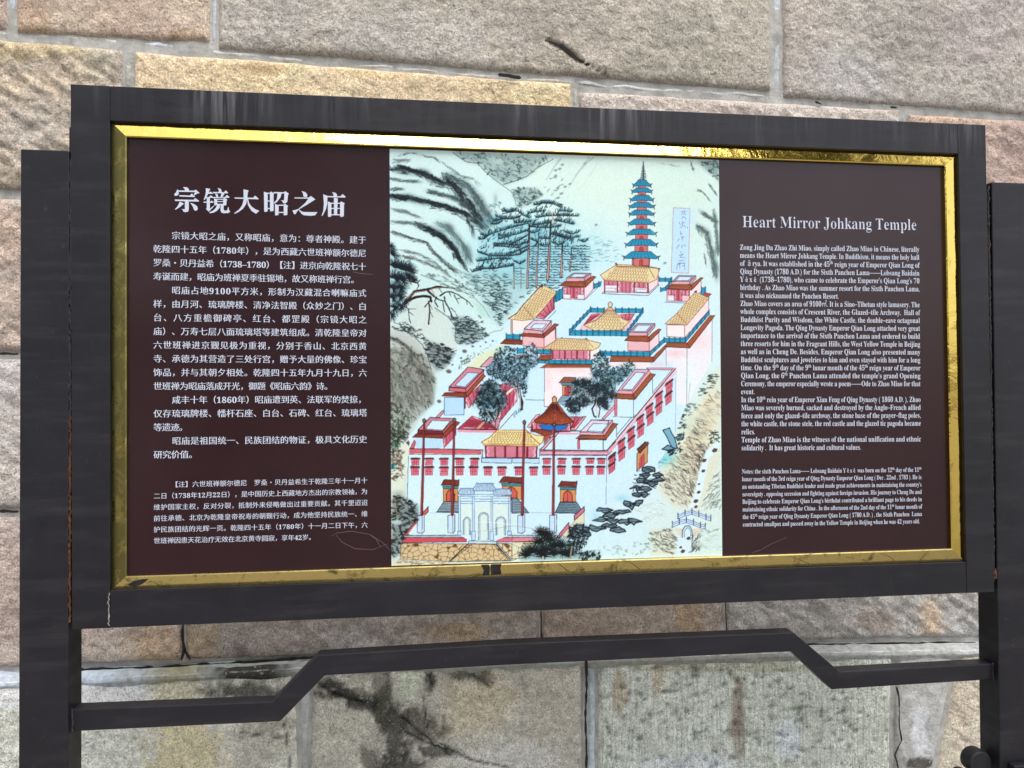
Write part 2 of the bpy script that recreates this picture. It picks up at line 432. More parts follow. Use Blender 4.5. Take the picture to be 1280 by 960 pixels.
    def tiles(s, outline, q, nx, ny, base=(234, 212, 156), ink=(168, 92, 54)):
        # scalloped yellow glazed tiles: q is the quad the tile rows follow
        s.P(outline, base)
        for r in range(ny):
            for j in range(nx):
                u0 = (j+(r % 2)*.5)/nx; u1 = u0+1/nx; v0 = (r+.2)/ny
                if u1 > 1.01: continue
                p0, pm, p1 = s.quad(q, u0, v0), s.quad(q, (u0+u1)/2, v0+.85/ny), s.quad(q, u1, v0)
                pa, pb = s.quad(q, u0+.2/nx, v0+.6/ny), s.quad(q, u1-.2/nx, v0+.6/ny)
                s.L([p0, pa, pm, pb, p1], ink, .45, alpha=.85)
        s.P(outline, None, line=ink, lw=.75)
    def rail(s, pts, w=5, col=(14, 168, 206), ink=(12, 56, 92), step=7, top=2.2):
        # the blue glazed parapet: band of height w (print units) with posts
        p = np.asarray(pts, float); k = s.t[2]; h = np.array([0, w*k])
        s.P(list(p)+[x+h for x in p[::-1]], col, 1, ink, .6)
        s.L([x+h*.35 for x in p], ink, .35, alpha=.7)
        for a, b in zip(p[:-1], p[1:]):
            L = np.hypot(*(b-a))/k; m = max(1, int(round(L/step)))
            for j in range(m+1):
                c = a+(b-a)*j/m
                s.L([c+(0, -top*k*.5), c+h], ink, 1.5); s.L([c+(0, -top*k*.3), c+h*.9], col, .6)
    def window(s, x, y, w, h, sk=0.0, hood=True):
        k = s.t[2]
        f = lambda a, b: (x+a*w, y+b*h+a*w*sk)
        s.P([f(0, 0), f(1, 0), f(1, 1), f(0, 1)], (240, 130, 150), 1, (150, 30, 50), .5)
        s.P([f(0, 0), f(1, 0), f(1, .45), f(0, .45)], (214, 70, 90), .6)
        for u in (.33, .66): s.L([f(u, .1), f(u, 1)], (186, 26, 54), .45)
        s.L([f(0, .5), f(1, .5)], (150, 20, 40), .45); s.L([f(0, .75), f(1, .75)], (190, 40, 60), .35)
        if hood: s.P([f(-.22, .06), f(-.05, -.17), f(1.1, -.17), f(1.22, .06)], (104, 62, 62), 1, (60, 36, 40), .4)
    def crazy(s, poly, n, base=(220, 190, 140), ink=(112, 66, 36)):
        # crazy paving: cell borders of random points, drawn into the polygon
        s.P(poly, base)
        q = s.xy(poly); x0, y0 = np.floor(q.min(0)).astype(int); x1, y1 = np.ceil(q.max(0)).astype(int)
        x1, y1 = min(x1, s.w), min(y1, s.h)
        X, Y = np.meshgrid(np.arange(x0, x1)+.5, np.arange(y0, y1)+.5)
        pts = np.stack([x0+s.rng.rand(n)*(x1-x0), y0+s.rng.rand(n)*(y1-y0)], 1)
        D = np.sort(np.stack([np.hypot((X-a), (Y-b)*1.1) for a, b in pts]), 0)
        a = np.clip(1.9-(D[1]-D[0]), 0, 1)
        m = np.zeros_like(a, bool)
        for i in range(len(q)):
            (ax, ay), (bx, by) = q[i], q[(i+1) % len(q)]
            c = (Y >= min(ay, by)) & (Y < max(ay, by)) & (X < ax+(Y-ay)*(bx-ax)/((by-ay) or 1e-9))
            m ^= c
        s.put(x0, y0, (a*m*.85).astype(np.float32), ink)
        s.P(poly, None, line=(90, 62, 44), lw=.6)
    def foliage(s, poly, n, col=(34, 46, 56), hi=(120, 190, 206), r=1.7, under=(130, 180, 196), sc=1.0):
        # a leafy tree: pale teal ground, dark leaf dabs
        s.P(poly, under, .45)
        s.dabs(poly, n//2, hi, 2.6*sc, 1.5*sc, .4, 1.2, .6)
        s.dabs(poly, int(n*1.5), col, 2.5*sc, 1.4*sc, .5, 1.3, .95, 14)
    def cloudrock(s, pts, k2=(104, 128, 142), ink=(26, 36, 46)):
        s.P(pts, k2, .95); s.P(pts, None, line=ink, lw=1.5)
        q = np.asarray(pts, float); c = q.mean(0)
        s.P([c+(x-c)*.5 for x in q], (160, 190, 208), .5)
        s.L([q[0]*.6+c*.4, c, q[len(q)//2]*.6+c*.4], ink, .7)

def paint_picture():
    s = Paint(); rng = s.rng
    T1 = (480, 180, 5.818); T2 = (690, 180, 5.818); T3 = (480, 340, 5.818); T4 = (690, 340, 5.818)
    T5 = (480, 500, 4.573); T6 = (690, 500, 4.573)
    TA = (600, 460, 8); TB = (500, 440, 8); TC = (580, 240, 8); TD = (600, 340, 8)
    TE = (485, 540, 5.647); TF = (640, 560, 6.4); TG = (740, 460, 7.385); TH = (485, 290, 7.385)
    ID = (0, 0, 1)
    INK = (40, 44, 58); BLU = (198, 226, 243); RED = (206, 60, 70); PNK = (240, 200, 206); TER = (196, 84, 62)
    # ---- ground tone of the paper
    s.im[:] = np.array([210, 232, 228])/255
    s.T(*ID)
    for x, y, rx, ry, c, a in [(520, 230, 60, 50, (196, 224, 222), .7), (590, 240, 70, 40, (206, 232, 226), .6),
            (760, 240, 90, 70, (216, 234, 214), .8), (860, 260, 40, 80, (208, 228, 208), .7),
            (680, 600, 190, 140, (200, 226, 242), .95), (760, 430, 110, 120, (200, 228, 246), .95),
            (850, 500, 50, 120, (208, 230, 238), .6), (640, 330, 80, 55, (168, 218, 226), .7),
            (560, 360, 60, 30, (196, 222, 214), .7), (720, 310, 40, 26, (178, 222, 226), .6),
            (510, 440, 30, 50, (196, 204, 198), .9), (505, 560, 22, 90, (196, 206, 188), .7),
            (870, 560, 36, 80, (222, 220, 190), .75), (860, 660, 70, 40, (216, 228, 212), .7), (760, 670, 70, 30, (202, 230, 236), .6)]:
        s.W(x, y, rx, ry, c, a)
    for _ in range(500):
        s.W(PX0+rng.rand()*426, PY0+rng.rand()*530, 3+12*rng.rand(), 3+8*rng.rand(),
            [(188, 216, 220), (222, 238, 226), (214, 226, 204)][rng.randint(3)], .10)
    # ---- mountains, upper left
    s.T(*T1)
    for poly in ([(500, 56), (760, 70), (940, 86), (1200, 92), (1110, 190), (1040, 235), (880, 295), (800, 250), (700, 150), (600, 130)],
                 [(935, 330), (1110, 320), (1150, 370), (1080, 430), (980, 460)]):
        s.P(poly, (120, 146, 140), .55)
        s.dabs(poly, 90, (66, 84, 84), 4.5, 2.0, .5, .7, .7, 14)
        s.dabs(poly, 40, (176, 206, 200), 4, 2.2, .5, .7, .7)
    s.W(1130, 230, 60, 80, (214, 234, 218), .8); s.W(820, 120, 60, 30, (200, 220, 206), .6, .4)
    s.dabs([(1130, 340), (1300, 150), (1300, 400), (1150, 400)], 14, (90, 118, 118), 3, 1.8, -.6, .4, .6)
    s.ridge([(60, 90), (200, 60), (370, 100), (480, 170), (560, 230), (650, 250), (700, 290)], 2.5, 16, (96, 112, 112), wa=.12)
    s.ridge([(50, 170), (190, 190), (300, 205), (350, 255), (430, 280), (490, 290), (540, 350), (600, 430), (680, 520), (760, 600)], 7, 110)
    s.ridge([(430, 210), (530, 250), (620, 300), (680, 380), (740, 480), (800, 560)], 9, 110, (84, 104, 106), wa=.5)
    s.ridge([(40, 370), (180, 375), (300, 410), (420, 440), (560, 490), (650, 540), (740, 610)], 7, 120, (40, 54, 60))
    s.ridge([(330, 340), (430, 360), (520, 390), (600, 450)], 5, 36, (70, 86, 88))
    s.ridge([(60, 250), (140, 262), (240, 268)], 3, 14, (92, 108, 108)); s.ridge([(60, 325), (130, 320)], 3, 8, (92, 108, 108))
    s.ridge([(70, 120), (190, 110)], 4, 10, (120, 132, 128), wa=.2)
    s.ridge([(240, 575), (330, 610), (410, 650), (470, 710), (530, 770), (560, 830), (610, 920)], 6, 80, (60, 76, 82))
    s.ridge([(380, 570), (470, 600), (540, 680), (600, 760), (640, 860)], 8, 60, (100, 122, 124), wa=.5)
    s.ridge([(60, 560), (190, 570), (300, 580)], 3, 14, (110, 124, 122)); s.ridge([(60, 470), (160, 490), (260, 530)], 3, 10, (120, 134, 132))
    s.ridge([(60, 640), (190, 680), (310, 715), (360, 780), (440, 860), (530, 930)], 3.4, 50, (88, 96, 98), wa=.25)
    s.ridge([(60, 800), (220, 830), (330, 870), (440, 920)], 3, 30, (108, 116, 114), wa=.2)
    s.ridge([(140, 770), (260, 800), (380, 870), (470, 950)], 3, 20, (120, 126, 122), wa=.2)
    for pts in ([(500, 60), (545, 95), (600, 130), (680, 140), (730, 195), (800, 255), (860, 300), (925, 345), (950, 400), (962, 450)],
                [(870, 295), (950, 270), (1040, 235), (1110, 175), (1230, 110)],
                [(300, 205), (350, 255), (430, 282), (500, 296), (540, 350)],
                [(180, 395), (330, 425), (480, 470), (560, 540), (600, 560), (640, 620), (700, 620)],
                [(60, 630), (200, 680), (320, 715), (370, 790), (470, 870), (560, 930), (640, 960)],
                [(400, 650), (470, 700), (530, 760), (560, 830)]):
        s.L(pts, (58, 74, 80), .9, .6, .85)
    s.ridge([(610, 560), (640, 600), (650, 650)], 4, 10)
    for pth, w_ in (([(440, 240), (560, 330), (640, 440), (720, 560)], 8), ([(60, 380), (250, 400), (450, 440), (620, 510)], 4), ([(300, 600), (430, 670), (520, 760), (570, 850)], 6), ([(120, 160), (300, 210), (420, 270)], 4)):
        s.ridge(pth, w_, 50, (30, 42, 48), wash=(84, 104, 108), wa=.35, wd=2.0)
    s.W(810, 400, 14, 40, (130, 150, 156), .5)
    s.dabs([(740, 460), (860, 420), (800, 640), (680, 560)], 70, (100, 134, 140), 3.4, 1.8, .9, .5, .55)
    s.T(*T2)      # slopes, upper right
    for (x, y) in ((75, 150), (55, 180), (25, 190), (25, 230), (130, 290), (40, 320), (95, 310), (65, 360), (45, 390), (240, 140), (320, 588), (820, 865), (1025, 180)):
        s.W(x, y, 13, 9, (110, 140, 140), .75, -.3, 2)
    s.L([(300, 100), (250, 140), (180, 220), (120, 320)], (150, 180, 176), 2.2, .8, .5)
    s.L([(270, 100), (200, 190), (150, 270)], (160, 190, 186), 3.2, 1.2, .35)
    s.L([(60, 110), (20, 160), (-40, 260)], (150, 176, 176), 3, 1, .5)
    s.L([(330, 140), (280, 220), (220, 310)], (190, 206, 190), 1.2, .5, .5)
    mass = [(1060, 120), (1215, 122), (1215, 290), (1190, 240), (1120, 190)]
    s.P(mass, (100, 134, 124), .6); s.dabs(mass, 26, (60, 82, 84), 4, 2, .4, .6, .8)
    s.ridge([(790, 140), (860, 150), (930, 160)], 1.5, 10, (150, 160, 150), wa=.05, ln=4, wd=.7)
    s.ridge([(1010, 130), (1030, 190)], 1.2, 5, (110, 124, 120), wa=.1, ln=4)
    s.ridge([(1065, 330), (1100, 350), (1150, 410)], 1.6, 14, (100, 110, 104), wa=.15, ln=4, wd=1)
    s.ridge([(1150, 300), (1200, 370)], 1.6, 8, (100, 118, 112), wa=.2, ln=4)
    s.ridge([(1100, 500), (1150, 530), (1200, 560)], 4, 24, (100, 112, 110), wa=.5, ln=5)
    s.ridge([(1060, 590), (1130, 640), (1150, 720), (1170, 790), (1190, 900), (1200, 980)], 6, 90, (96, 112, 106), wa=.55, ln=5)
    s.ridge([(1180, 480), (1200, 640), (1210, 800)], 4, 40, (110, 130, 120), wa=.5, ln=5)
    s.ridge([(1110, 800), (1120, 870)], 1.6, 10, (120, 128, 116), wa=.2, ln=4)
    # ---- forest behind the left terrace
    s.T(*TC)
    for _ in range(60): s.W(180+rng.rand()*900, 250+rng.rand()*500, 70, 30, [(110, 186, 200), (84, 150, 168), (140, 206, 216)][rng.randint(3)], .3)
    s.P([(160, 430), (640, 250), (1000, 380), (1240, 500), (1240, 760), (960, 960), (500, 960), (120, 800)], (120, 196, 214), .38)
    for y in range(540, 960, 26):
        for x in range(660, 1260, 44):
            if x > 1000 and y > 790: continue
            if rng.rand() < .88: s.L([(x+rng.randint(-12, 12)-18, y+rng.randint(-8, 8)), (x, y+6), (x+20+rng.randint(12), y+rng.randint(-4, 8))],
                    [(44, 70, 92), (66, 128, 158), (36, 56, 70)][rng.randint(3)], 1.5, .9, .8)
    for y in range(760, 960, 30):
        for x in (220, 310, 420, 540, 590, 690):
            if rng.rand() < .85: s.L([(x-22, y+rng.randint(-8, 8)), (x, y+5), (x+22, y+rng.randint(-6, 8))], (60, 92, 98), 1.5, .9, .7)
    trunks = [(500, 735, 500, 960, 1.9), (570, 760, 570, 960, 1.1), (655, 320, 632, 960, 2.6), (750, 400, 722, 950, 1.8),
              (870, 300, 836, 880, 3.2), (985, 520, 970, 850, 2.6), (1075, 560, 1060, 790, 1.8)]
    for x0, y0, x1, y1, w in trunks:
        s.L([(x0, y0), ((x0+x1)/2, (y0+y1)/2), (x1, y1)], (50, 48, 56), w*.8, w*1.15)
        s.L([(x0+(x1-x0)*.3, y0+(y1-y0)*.3), (x1, y1-6)], (226, 160, 146), w*.3, w*.62)
    for b in ([(80, 798), (160, 780), (180, 770)], [(150, 770), (300, 765), (490, 735)], [(130, 690), (340, 665), (470, 670)],
              [(140, 600), (260, 640), (430, 635), (530, 590), (640, 545)], [(440, 640), (560, 625), (640, 570)], [(300, 540), (420, 545), (560, 560)],
              [(150, 470), (200, 470), (250, 430)], [(165, 420), (220, 440), (300, 410), (440, 365), (640, 315)], [(345, 430), (380, 440), (520, 425), (640, 385)],
              [(350, 470), (470, 440)], [(320, 520), (480, 520), (630, 440)], [(450, 530), (560, 530), (640, 500)],
              [(270, 318), (330, 320), (380, 290)], [(290, 290), (380, 270), (480, 270), (560, 250)], [(320, 240), (420, 270)],
              [(385, 190), (470, 190), (520, 175)], [(420, 200), (540, 190), (590, 230), (660, 262)], [(500, 310), (600, 300), (670, 295)],
              [(720, 255), (810, 240), (940, 235), (1080, 238)], [(640, 215), (700, 200), (810, 190)], [(700, 130), (800, 110), (900, 120), (980, 160)],
              [(660, 345), (760, 355), (880, 355), (970, 340)], [(680, 330), (780, 320), (870, 300)], [(910, 285), (1000, 300), (1100, 325)], [(1090, 240), (1140, 240)],
              [(880, 420), (1000, 460), (1080, 480)], [(940, 430), (1060, 460), (1150, 450)], [(1150, 480), (1200, 500), (1230, 480)],
              [(880, 500), (940, 530), (1000, 510)], [(760, 460), (860, 470)], [(760, 530), (850, 530)], [(670, 470), (740, 500), (700, 550)],
              [(650, 395), (700, 410), (760, 380)], [(500, 690), (560, 720), (610, 690)], [(1010, 400), (1090, 420), (1150, 400)]):
        s.bough(b)
    for poly, m_ in (([(160, 420), (480, 270), (660, 310), (650, 560), (440, 640), (150, 600)], 90), ([(400, 150), (660, 230), (660, 300), (300, 310)], 36), ([(700, 110), (980, 120), (1100, 230), (1100, 330), (700, 340)], 80),
                     ([(670, 340), (960, 340), (1220, 480), (1000, 540), (680, 540)], 90), ([(100, 790), (160, 680), (460, 660), (490, 740)], 50)):
        s.dabs(poly, m_, (34, 52, 62), 4.2, 1.3, -1.1, .5, .8)
    s.bough([(940, 190), (1010, 190), (1080, 200)], 5); s.bough([(740, 120), (820, 105), (900, 105)], 4)
    s.L([(850, 180), (880, 215), (900, 290)], (214, 150, 130), 1.0); s.L([(520, 180), (580, 230), (650, 262)], (120, 80, 70), .6)
    s.T(*T2)
    s.dabs([(280, 660), (440, 700), (520, 820), (440, 860), (280, 870)], 60, (120, 190, 200), 5, 1.3, 0, .15, .75, 14)
    s.dabs([(130, 760), (280, 680), (290, 900), (130, 920)], 36, (54, 84, 98), 4, 1.4, .1, .2, .85)
    # columns of dashes running down the gully
    s.T(*T3)
    s.P([(560, 0), (940, 0), (1100, 60), (900, 330), (840, 400), (780, 350), (700, 180)], (150, 190, 190), .4)
    for poly, n, c in (([(620, 30), (930, 20), (930, 210), (1090, 120), (900, 310), (850, 390), (790, 330), (700, 170)], 150, (66, 96, 100)),
                       ([(780, 150), (900, 160), (900, 300), (850, 390), (790, 320)], 60, (36, 52, 56)),
                       ([(740, 110), (850, 60), (860, 200), (770, 200)], 30, (60, 86, 90))):
        s.dabs(poly, n, c, 4.2, 1.4, .15, .25, .85)
    s.P([(380, 60), (560, 130), (650, 180), (760, 330), (800, 410), (660, 460), (560, 300), (440, 180)], (204, 228, 222), .6)
    s.P([(640, 200), (720, 250), (770, 340), (700, 330)], (176, 216, 196), .6)
    s.L([(270, 20), (420, 80), (560, 140), (640, 170), (720, 250), (770, 330)], (110, 140, 140), 1.4, .8, .7)
    s.dabs([(250, 0), (500, 40), (700, 170), (640, 190), (420, 90)], 60, (70, 92, 94), 5, 1.5, .45, .2, .6)
    s.dabs([(540, 0), (700, 20), (720, 180), (620, 130)], 50, (90, 122, 124), 4, 1.4, .3, .3, .6)
    s.P([(520, 320), (600, 330), (700, 410), (750, 460), (640, 530), (520, 510), (500, 440)], (110, 130, 128), .55)
    s.dabs([(520, 330), (620, 320), (700, 400), (770, 470), (640, 530), (530, 520), (500, 430)], 95, (36, 44, 48), 4.6, 1.6, .15, .3, .85)
    s.dabs([(360, 280), (520, 330), (520, 400), (480, 330)], 24, (56, 68, 70), 4, 1.5, .6, .3, .7)
    s.P([(180, 190), (330, 200), (450, 300), (510, 400), (540, 560), (420, 620), (240, 450)], (206, 216, 208), .75)
    s.P([(50, 420), (150, 440), (260, 520), (330, 640), (380, 800), (350, 980), (40, 980)], (186, 186, 178), .6); s.P([(50, 700), (200, 700), (360, 820), (350, 980), (40, 980)], (146, 150, 142), .35)
    s.L([(130, 420), (200, 450), (280, 530), (320, 620), (350, 740)], (70, 76, 76), 1.2, .8, .8)
    s.L([(370, 260), (470, 330), (520, 400), (520, 500)], (80, 92, 90), 1.2, .8, .7)
    s.P([(300, 500), (400, 530), (520, 590), (450, 690), (380, 720), (330, 640)], (80, 88, 88), .55)
    s.dabs([(280, 470), (420, 520), (530, 580), (440, 700), (370, 710), (310, 600)], 95, (30, 34, 38), 4.6, 1.7, .15, .3, .9)
    s.dabs([(60, 350), (200, 380), (330, 500), (230, 490), (60, 420)], 40, (60, 70, 66), 4, 1.6, .5, .3, .75)
    s.dabs([(50, 480), (180, 560), (260, 700), (120, 640), (50, 600)], 26, (110, 106, 100), 5, 1.2, .6, .3, .6)
    s.dabs([(50, 640), (200, 620), (360, 780), (350, 980), (50, 980)], 330, (84, 86, 80), 4.5, 1.9, 1.0, .5, .55, 22)
    s.dabs([(50, 640), (200, 700), (330, 850), (300, 980), (50, 980)], 50, (150, 120, 112), 4, 2.2, .8, .5, .45, 14)
    for p in ((300, 700, 26, 26), (70, 690, 16, 8), (345, 780, 26, 24), (330, 745, 16, 16)): s.W(*p, (92, 84, 82), .7, .3, 2)
    for _ in range(46):
        s.W(60+rng.rand()*300, 700+rng.rand()*260, 22, 14, [(120, 120, 110), (160, 182, 178), (190, 150, 140)][rng.randint(3)], .25)
    for pth in ([(50, 470), (150, 520), (240, 610), (300, 740)], [(50, 560), (180, 610), (270, 720), (320, 860)], [(50, 640), (150, 700), (230, 810), (280, 960)], [(50, 740), (130, 800), (190, 900), (210, 980)],
                [(200, 640), (290, 720), (350, 860)], [(50, 850), (110, 910), (130, 980)]):
        s.ridge(pth, 5, 34, (74, 76, 72), wash=(140, 142, 134), wa=.3, ln=8, wd=1.3)
    s.T(*TB)
    lo = [(-120, -40), (120, -40), (280, 60), (350, 300), (330, 480), (240, 600), (120, 720), (60, 860), (-60, 960), (-120, 960)]
    s.P(lo, (150, 152, 138), .6)
    s.dabs(lo, 300, (78, 78, 70), 5, 1.7, 1.0, .5, .6, 20); s.dabs(lo, 60, (150, 170, 160), 5, 2.2, 1.0, .5, .5); s.dabs(lo, 40, (150, 112, 96), 4, 2, .8, .5, .5)
    s.dabs([(-110, 500), (60, 560), (120, 720), (40, 860), (-110, 940)], 90, (54, 66, 54), 4, 2.0, .6, .6, .7)
    # river running down past the terrace, with boulders and the sunny bank
    s.T(*ID)
    s.P([(627, 412), (605, 425), (576, 436), (562, 458), (549, 480), (543, 505), (524, 530), (512, 545), (496, 556), (488, 600), (488, 640), (505, 600), (512, 575),
         (534, 548), (550, 522), (560, 500), (575, 470), (596, 444), (626, 430), (640, 414)], (204, 230, 242), .95)
    s.P([(640, 414), (626, 432), (596, 446), (576, 468), (571, 478), (590, 470), (604, 462), (618, 448), (632, 434)], (226, 226, 178), .85)
    s.P([(512, 545), (496, 556), (488, 585), (488, 680), (503, 640), (508, 600), (512, 570)], (222, 222, 196), .8)
    s.T(*T3)
    s.dabs([(520, 740), (560, 640), (640, 590), (700, 590), (560, 700)], 30, (104, 120, 90), 2.4, 1.6, -.8, .4, .8)
    s.dabs([(640, 590), (800, 520), (860, 470), (700, 620)], 14, (150, 150, 100), 2, 1.1, .2, .4, .6)
    for x, y, r in ((585, 575, 15), (470, 722, 17), (560, 625, 8), (645, 540, 9), (700, 540, 6), (740, 510, 8), (497, 675, 7), (790, 500, 7), (400, 940, 14)):
        s.W(x, y, r*1.2, r*.9, (104, 84, 76), .85, .2, 3)
    s.L([(740, 465), (800, 430), (850, 425), (868, 405)], (110, 100, 80), .7, .5, .7)
    # dark pine on the left edge and its gnarled branch
    s.T(*TH)
    s.P([(20, 110), (80, 130), (60, 220), (120, 260), (230, 290), (230, 400), (170, 470), (150, 600), (130, 720), (60, 800), (20, 800)], (120, 176, 186), .5)
    for (x, y, r, n, a0, a1) in ((25, 200, 11, 14, -1.7, .9), (20, 140, 7, 8, -1.6, .6), (60, 330, 13, 22, -2.6, .2), (130, 350, 13, 24, -2.8, .3), (190, 360, 12, 22, -2.6, .6),
            (60, 430, 12, 22, -3, 1), (120, 440, 13, 24, -3, 1), (180, 420, 11, 18, -2.2, 1.2), (40, 520, 12, 20, -3, 1.6), (110, 520, 13, 22, -3, 1.8),
            (220, 450, 8, 12, -1.6, .7), (40, 610, 11, 18, -3, 1.6), (110, 600, 11, 18, -3, 2), (60, 700, 11, 18, -3, 2.4), (120, 690, 9, 14, -2.6, 2.4), (30, 770, 8, 12, -2, 1.8), (150, 640, 8, 12, -1, 2)):
        s.needles(x, y, r*1.05, int(n*1.25), (14, 30, 42), .95, a0, a1, .05)
    BR = (52, 34, 36)
    for pts, w, w2 in (([(165, 640), (210, 590), (245, 550), (330, 535), (400, 520), (450, 505), (490, 505)], 3.4, 2.6), ([(490, 508), (560, 515), (620, 525)], 1.6, .7),
            ([(370, 545), (420, 590), (470, 625), (530, 640)], 2.8, 1.0), ([(480, 590), (530, 555), (575, 550), (640, 575), (700, 615), (745, 645), (785, 695)], 1.9, .8),
            ([(520, 600), (530, 650), (560, 700), (590, 770)], 1.7, 1.6), ([(580, 700), (620, 740), (640, 780)], 1.0, .5), ([(450, 600), (430, 640), (460, 690)], 1.4, 1.6),
            ([(610, 580), (630, 620), (655, 665)], 1.2, .6), ([(630, 620), (680, 605)], .9, .6), ([(725, 635), (732, 675)], .8, .5), ([(565, 555), (582, 595)], 1.2, .6),
            ([(505, 640), (515, 700), (520, 740)], 1.2, .9), ([(375, 640), (385, 720), (375, 850)], 1.5, 2.0), ([(385, 730), (415, 785)], .9, .6), ([(380, 660), (410, 715)], .8, .5),
            ([(340, 690), (385, 640)], 1.4, 1.2), ([(150, 690), (200, 712), (260, 710)], 1.2, .7), ([(190, 735), (240, 770)], 1, .5), ([(190, 720), (195, 800), (212, 845)], 1.3, .9),
            ([(180, 455), (270, 470), (300, 440)], 1.3, .6), ([(270, 470), (285, 495), (265, 530)], 1.4, .8), ([(470, 520), (500, 560)], .9, .6), ([(170, 640), (260, 600), (330, 590), (390, 600), (400, 640)], 3.4, 3.0)):
        s.L(pts, BR if w < 3.2 or pts[0] != (165, 640) else (44, 30, 32), w, w2)
    s.L([(180, 615), (215, 580), (255, 552), (340, 545)], (190, 120, 104), 1.4, 1.0, .85); s.L([(400, 530), (430, 580)], (196, 130, 112), 1.2, 1.0, .85); s.L([(400, 522), (490, 520)], (200, 140, 120), .9, 1, .8)
    s.dabs([(100, 800), (180, 820), (330, 900), (300, 960), (60, 900)], 30, (44, 56, 56), 3.4, 1.6, .4, .4, .8)
    s.dabs([(640, 820), (886, 780), (886, 960), (640, 960)], 46, (44, 60, 62), 4, 1.6, .1, .3, .8)
    # ---- right bank: reeds, slopes, stream
    s.T(*TG)
    s.P([(1090, 60), (1180, 0), (1190, 480), (1130, 560), (1040, 900), (700, 960), (640, 920), (800, 760), (860, 560), (1000, 330)], (224, 222, 190), .75)
    for x, y, c in ((700, 860, (130, 214, 218)), (760, 880, (140, 216, 206)), (930, 560, (176, 220, 200)), (960, 470, (180, 222, 206)), (1080, 350, (232, 214, 180)), (1130, 300, (232, 216, 180)),
                    (950, 700, (236, 224, 184)), (1060, 520, (232, 214, 176)), (700, 820, (130, 210, 220))): s.W(x, y, 80, 60, c, .7)
    s.dabs([(1100, 60), (1170, 40), (1160, 140), (1070, 250), (980, 260), (990, 200)], 46, (52, 78, 74), 4, 1.5, .05, .2, .9)
    s.dabs([(900, 320), (1030, 330), (960, 400), (900, 440), (780, 420), (790, 390)], 34, (48, 84, 84), 4, 1.6, .05, .2, .9)
    s.dabs([(780, 400), (870, 400), (870, 560), (780, 560)], 34, (40, 66, 70), 4, 1.6, .05, .25, .9)
    s.dabs([(620, 800), (800, 840), (680, 940), (620, 930)], 26, (90, 176, 190), 2.6, 1.7, .2, .5, .7)
    gr = [(1100, 240), (1180, 220), (1180, 420), (1100, 560), (1060, 700), (1050, 860), (990, 960), (820, 960), (860, 740), (900, 560), (980, 460)]
    s.dabs(gr, 240, (164, 132, 104), 7, .75, .55, .3, .6, 24); s.dabs(gr, 130, (96, 84, 76), 7, 1.1, .6, .3, .6, 14)
    s.T(*T6)
    s.P([(880, 220), (960, 160), (965, 300), (930, 440), (880, 560), (830, 640), (690, 610), (600, 520), (620, 400), (740, 280), (790, 60), (950, 0), (950, 150)], (226, 218, 186), .6)
    g2 = [(700, 350), (860, 90), (910, 200), (850, 360), (820, 480), (790, 600), (700, 600), (620, 500)]
    s.dabs(g2, 280, (176, 150, 122), 8, .75, .5, .25, .6, 26); s.dabs(g2, 170, (92, 80, 76), 7, 1.2, .75, .3, .65, 16)
    s.dabs([(840, 260), (900, 260), (850, 400), (800, 560), (760, 600), (800, 400)], 70, (90, 80, 84), 5, 1.6, 1.0, .3, .6)
    s.dabs([(960, 380), (965, 620), (860, 620), (900, 480)], 70, (112, 112, 96), 6, 1.2, -.7, .3, .6)
    s.P([(968, 250), (940, 300), (900, 330), (880, 420), (860, 520), (830, 620), (780, 620), (820, 520), (840, 400), (880, 290), (930, 250), (966, 210)], (214, 234, 240), .95)
    s.P([(720, 640), (800, 650), (820, 760), (790, 890), (700, 890), (720, 780)], (208, 230, 236), .9)
    s.P([(560, 740), (700, 730), (710, 890), (560, 890)], (222, 212, 176), .5)
    s.dabs([(560, 760), (680, 735), (720, 800), (690, 880), (640, 870), (560, 800)], 90, (96, 84, 72), 5, 1.3, .5, .4, .7, 18)
    s.dabs([(800, 760), (860, 750), (850, 850), (790, 890)], 50, (84, 84, 80), 4.5, 1.3, -.8, .4, .7)
    s.dabs([(830, 750), (965, 740), (970, 880), (850, 880)], 40, (170, 170, 140), 8, .7, .0, .2, .4)
    for x, y, r in ((930, 287, 16), (870, 345, 13), (865, 405, 11), (840, 480, 7), (838, 527, 10), (822, 577, 14), (822, 610, 10), (780, 790, 12), (735, 842, 8), (748, 864, 13)):
        s.P([(x-r, y+r*.3), (x-r*.2, y-r*.7), (x+r, y-r*.5), (x+r*.7, y+r*.5), (x-r*.3, y+r*.8)], (112, 66, 60), .95, (60, 40, 44), .4)
    s.dabs([(900, 180), (960, 160), (965, 240), (910, 250)], 34, (40, 66, 62), 3.4, 1.5, -.2, .4, .9)
    s.dabs([(850, 740), (960, 730), (960, 755), (860, 760)], 8, (90, 130, 110), 5, 1.2, 0, .1, .7)
    s.dabs([(230, 840), (560, 800), (700, 770), (700, 850), (420, 890), (240, 880)], 70, (120, 146, 120), 2.6, 1.7, .1, .5, .6)
    s.dabs([(480, 620), (620, 560), (660, 660), (520, 700)], 36, (190, 160, 116), 6, .8, .2, .3, .5)
    # ---- bridges over the stream
    BD = (60, 96, 160)
    for dx, dy in ((0, 0), (-32, 48)):
        arc = [(720+dx, 658+dy), (760+dx, 640+dy), (800+dx, 632+dy), (840+dx, 645+dy), (880+dx, 662+dy), (908+dx, 668+dy)]
        s.P(arc+[(x, y+22) for x, y in arc[::-1]], (206, 222, 236), .95, BD, .6)
        for x, y in arc: s.L([(x, y-12), (x, y+22)], BD, 1.3)
        s.L([(x, y+10) for x, y in arc], BD, .5)
    s.P([(700, 735), (860, 735), (810, 790), (800, 745), (775, 720), (750, 745), (742, 790)], (224, 206, 180), .9)
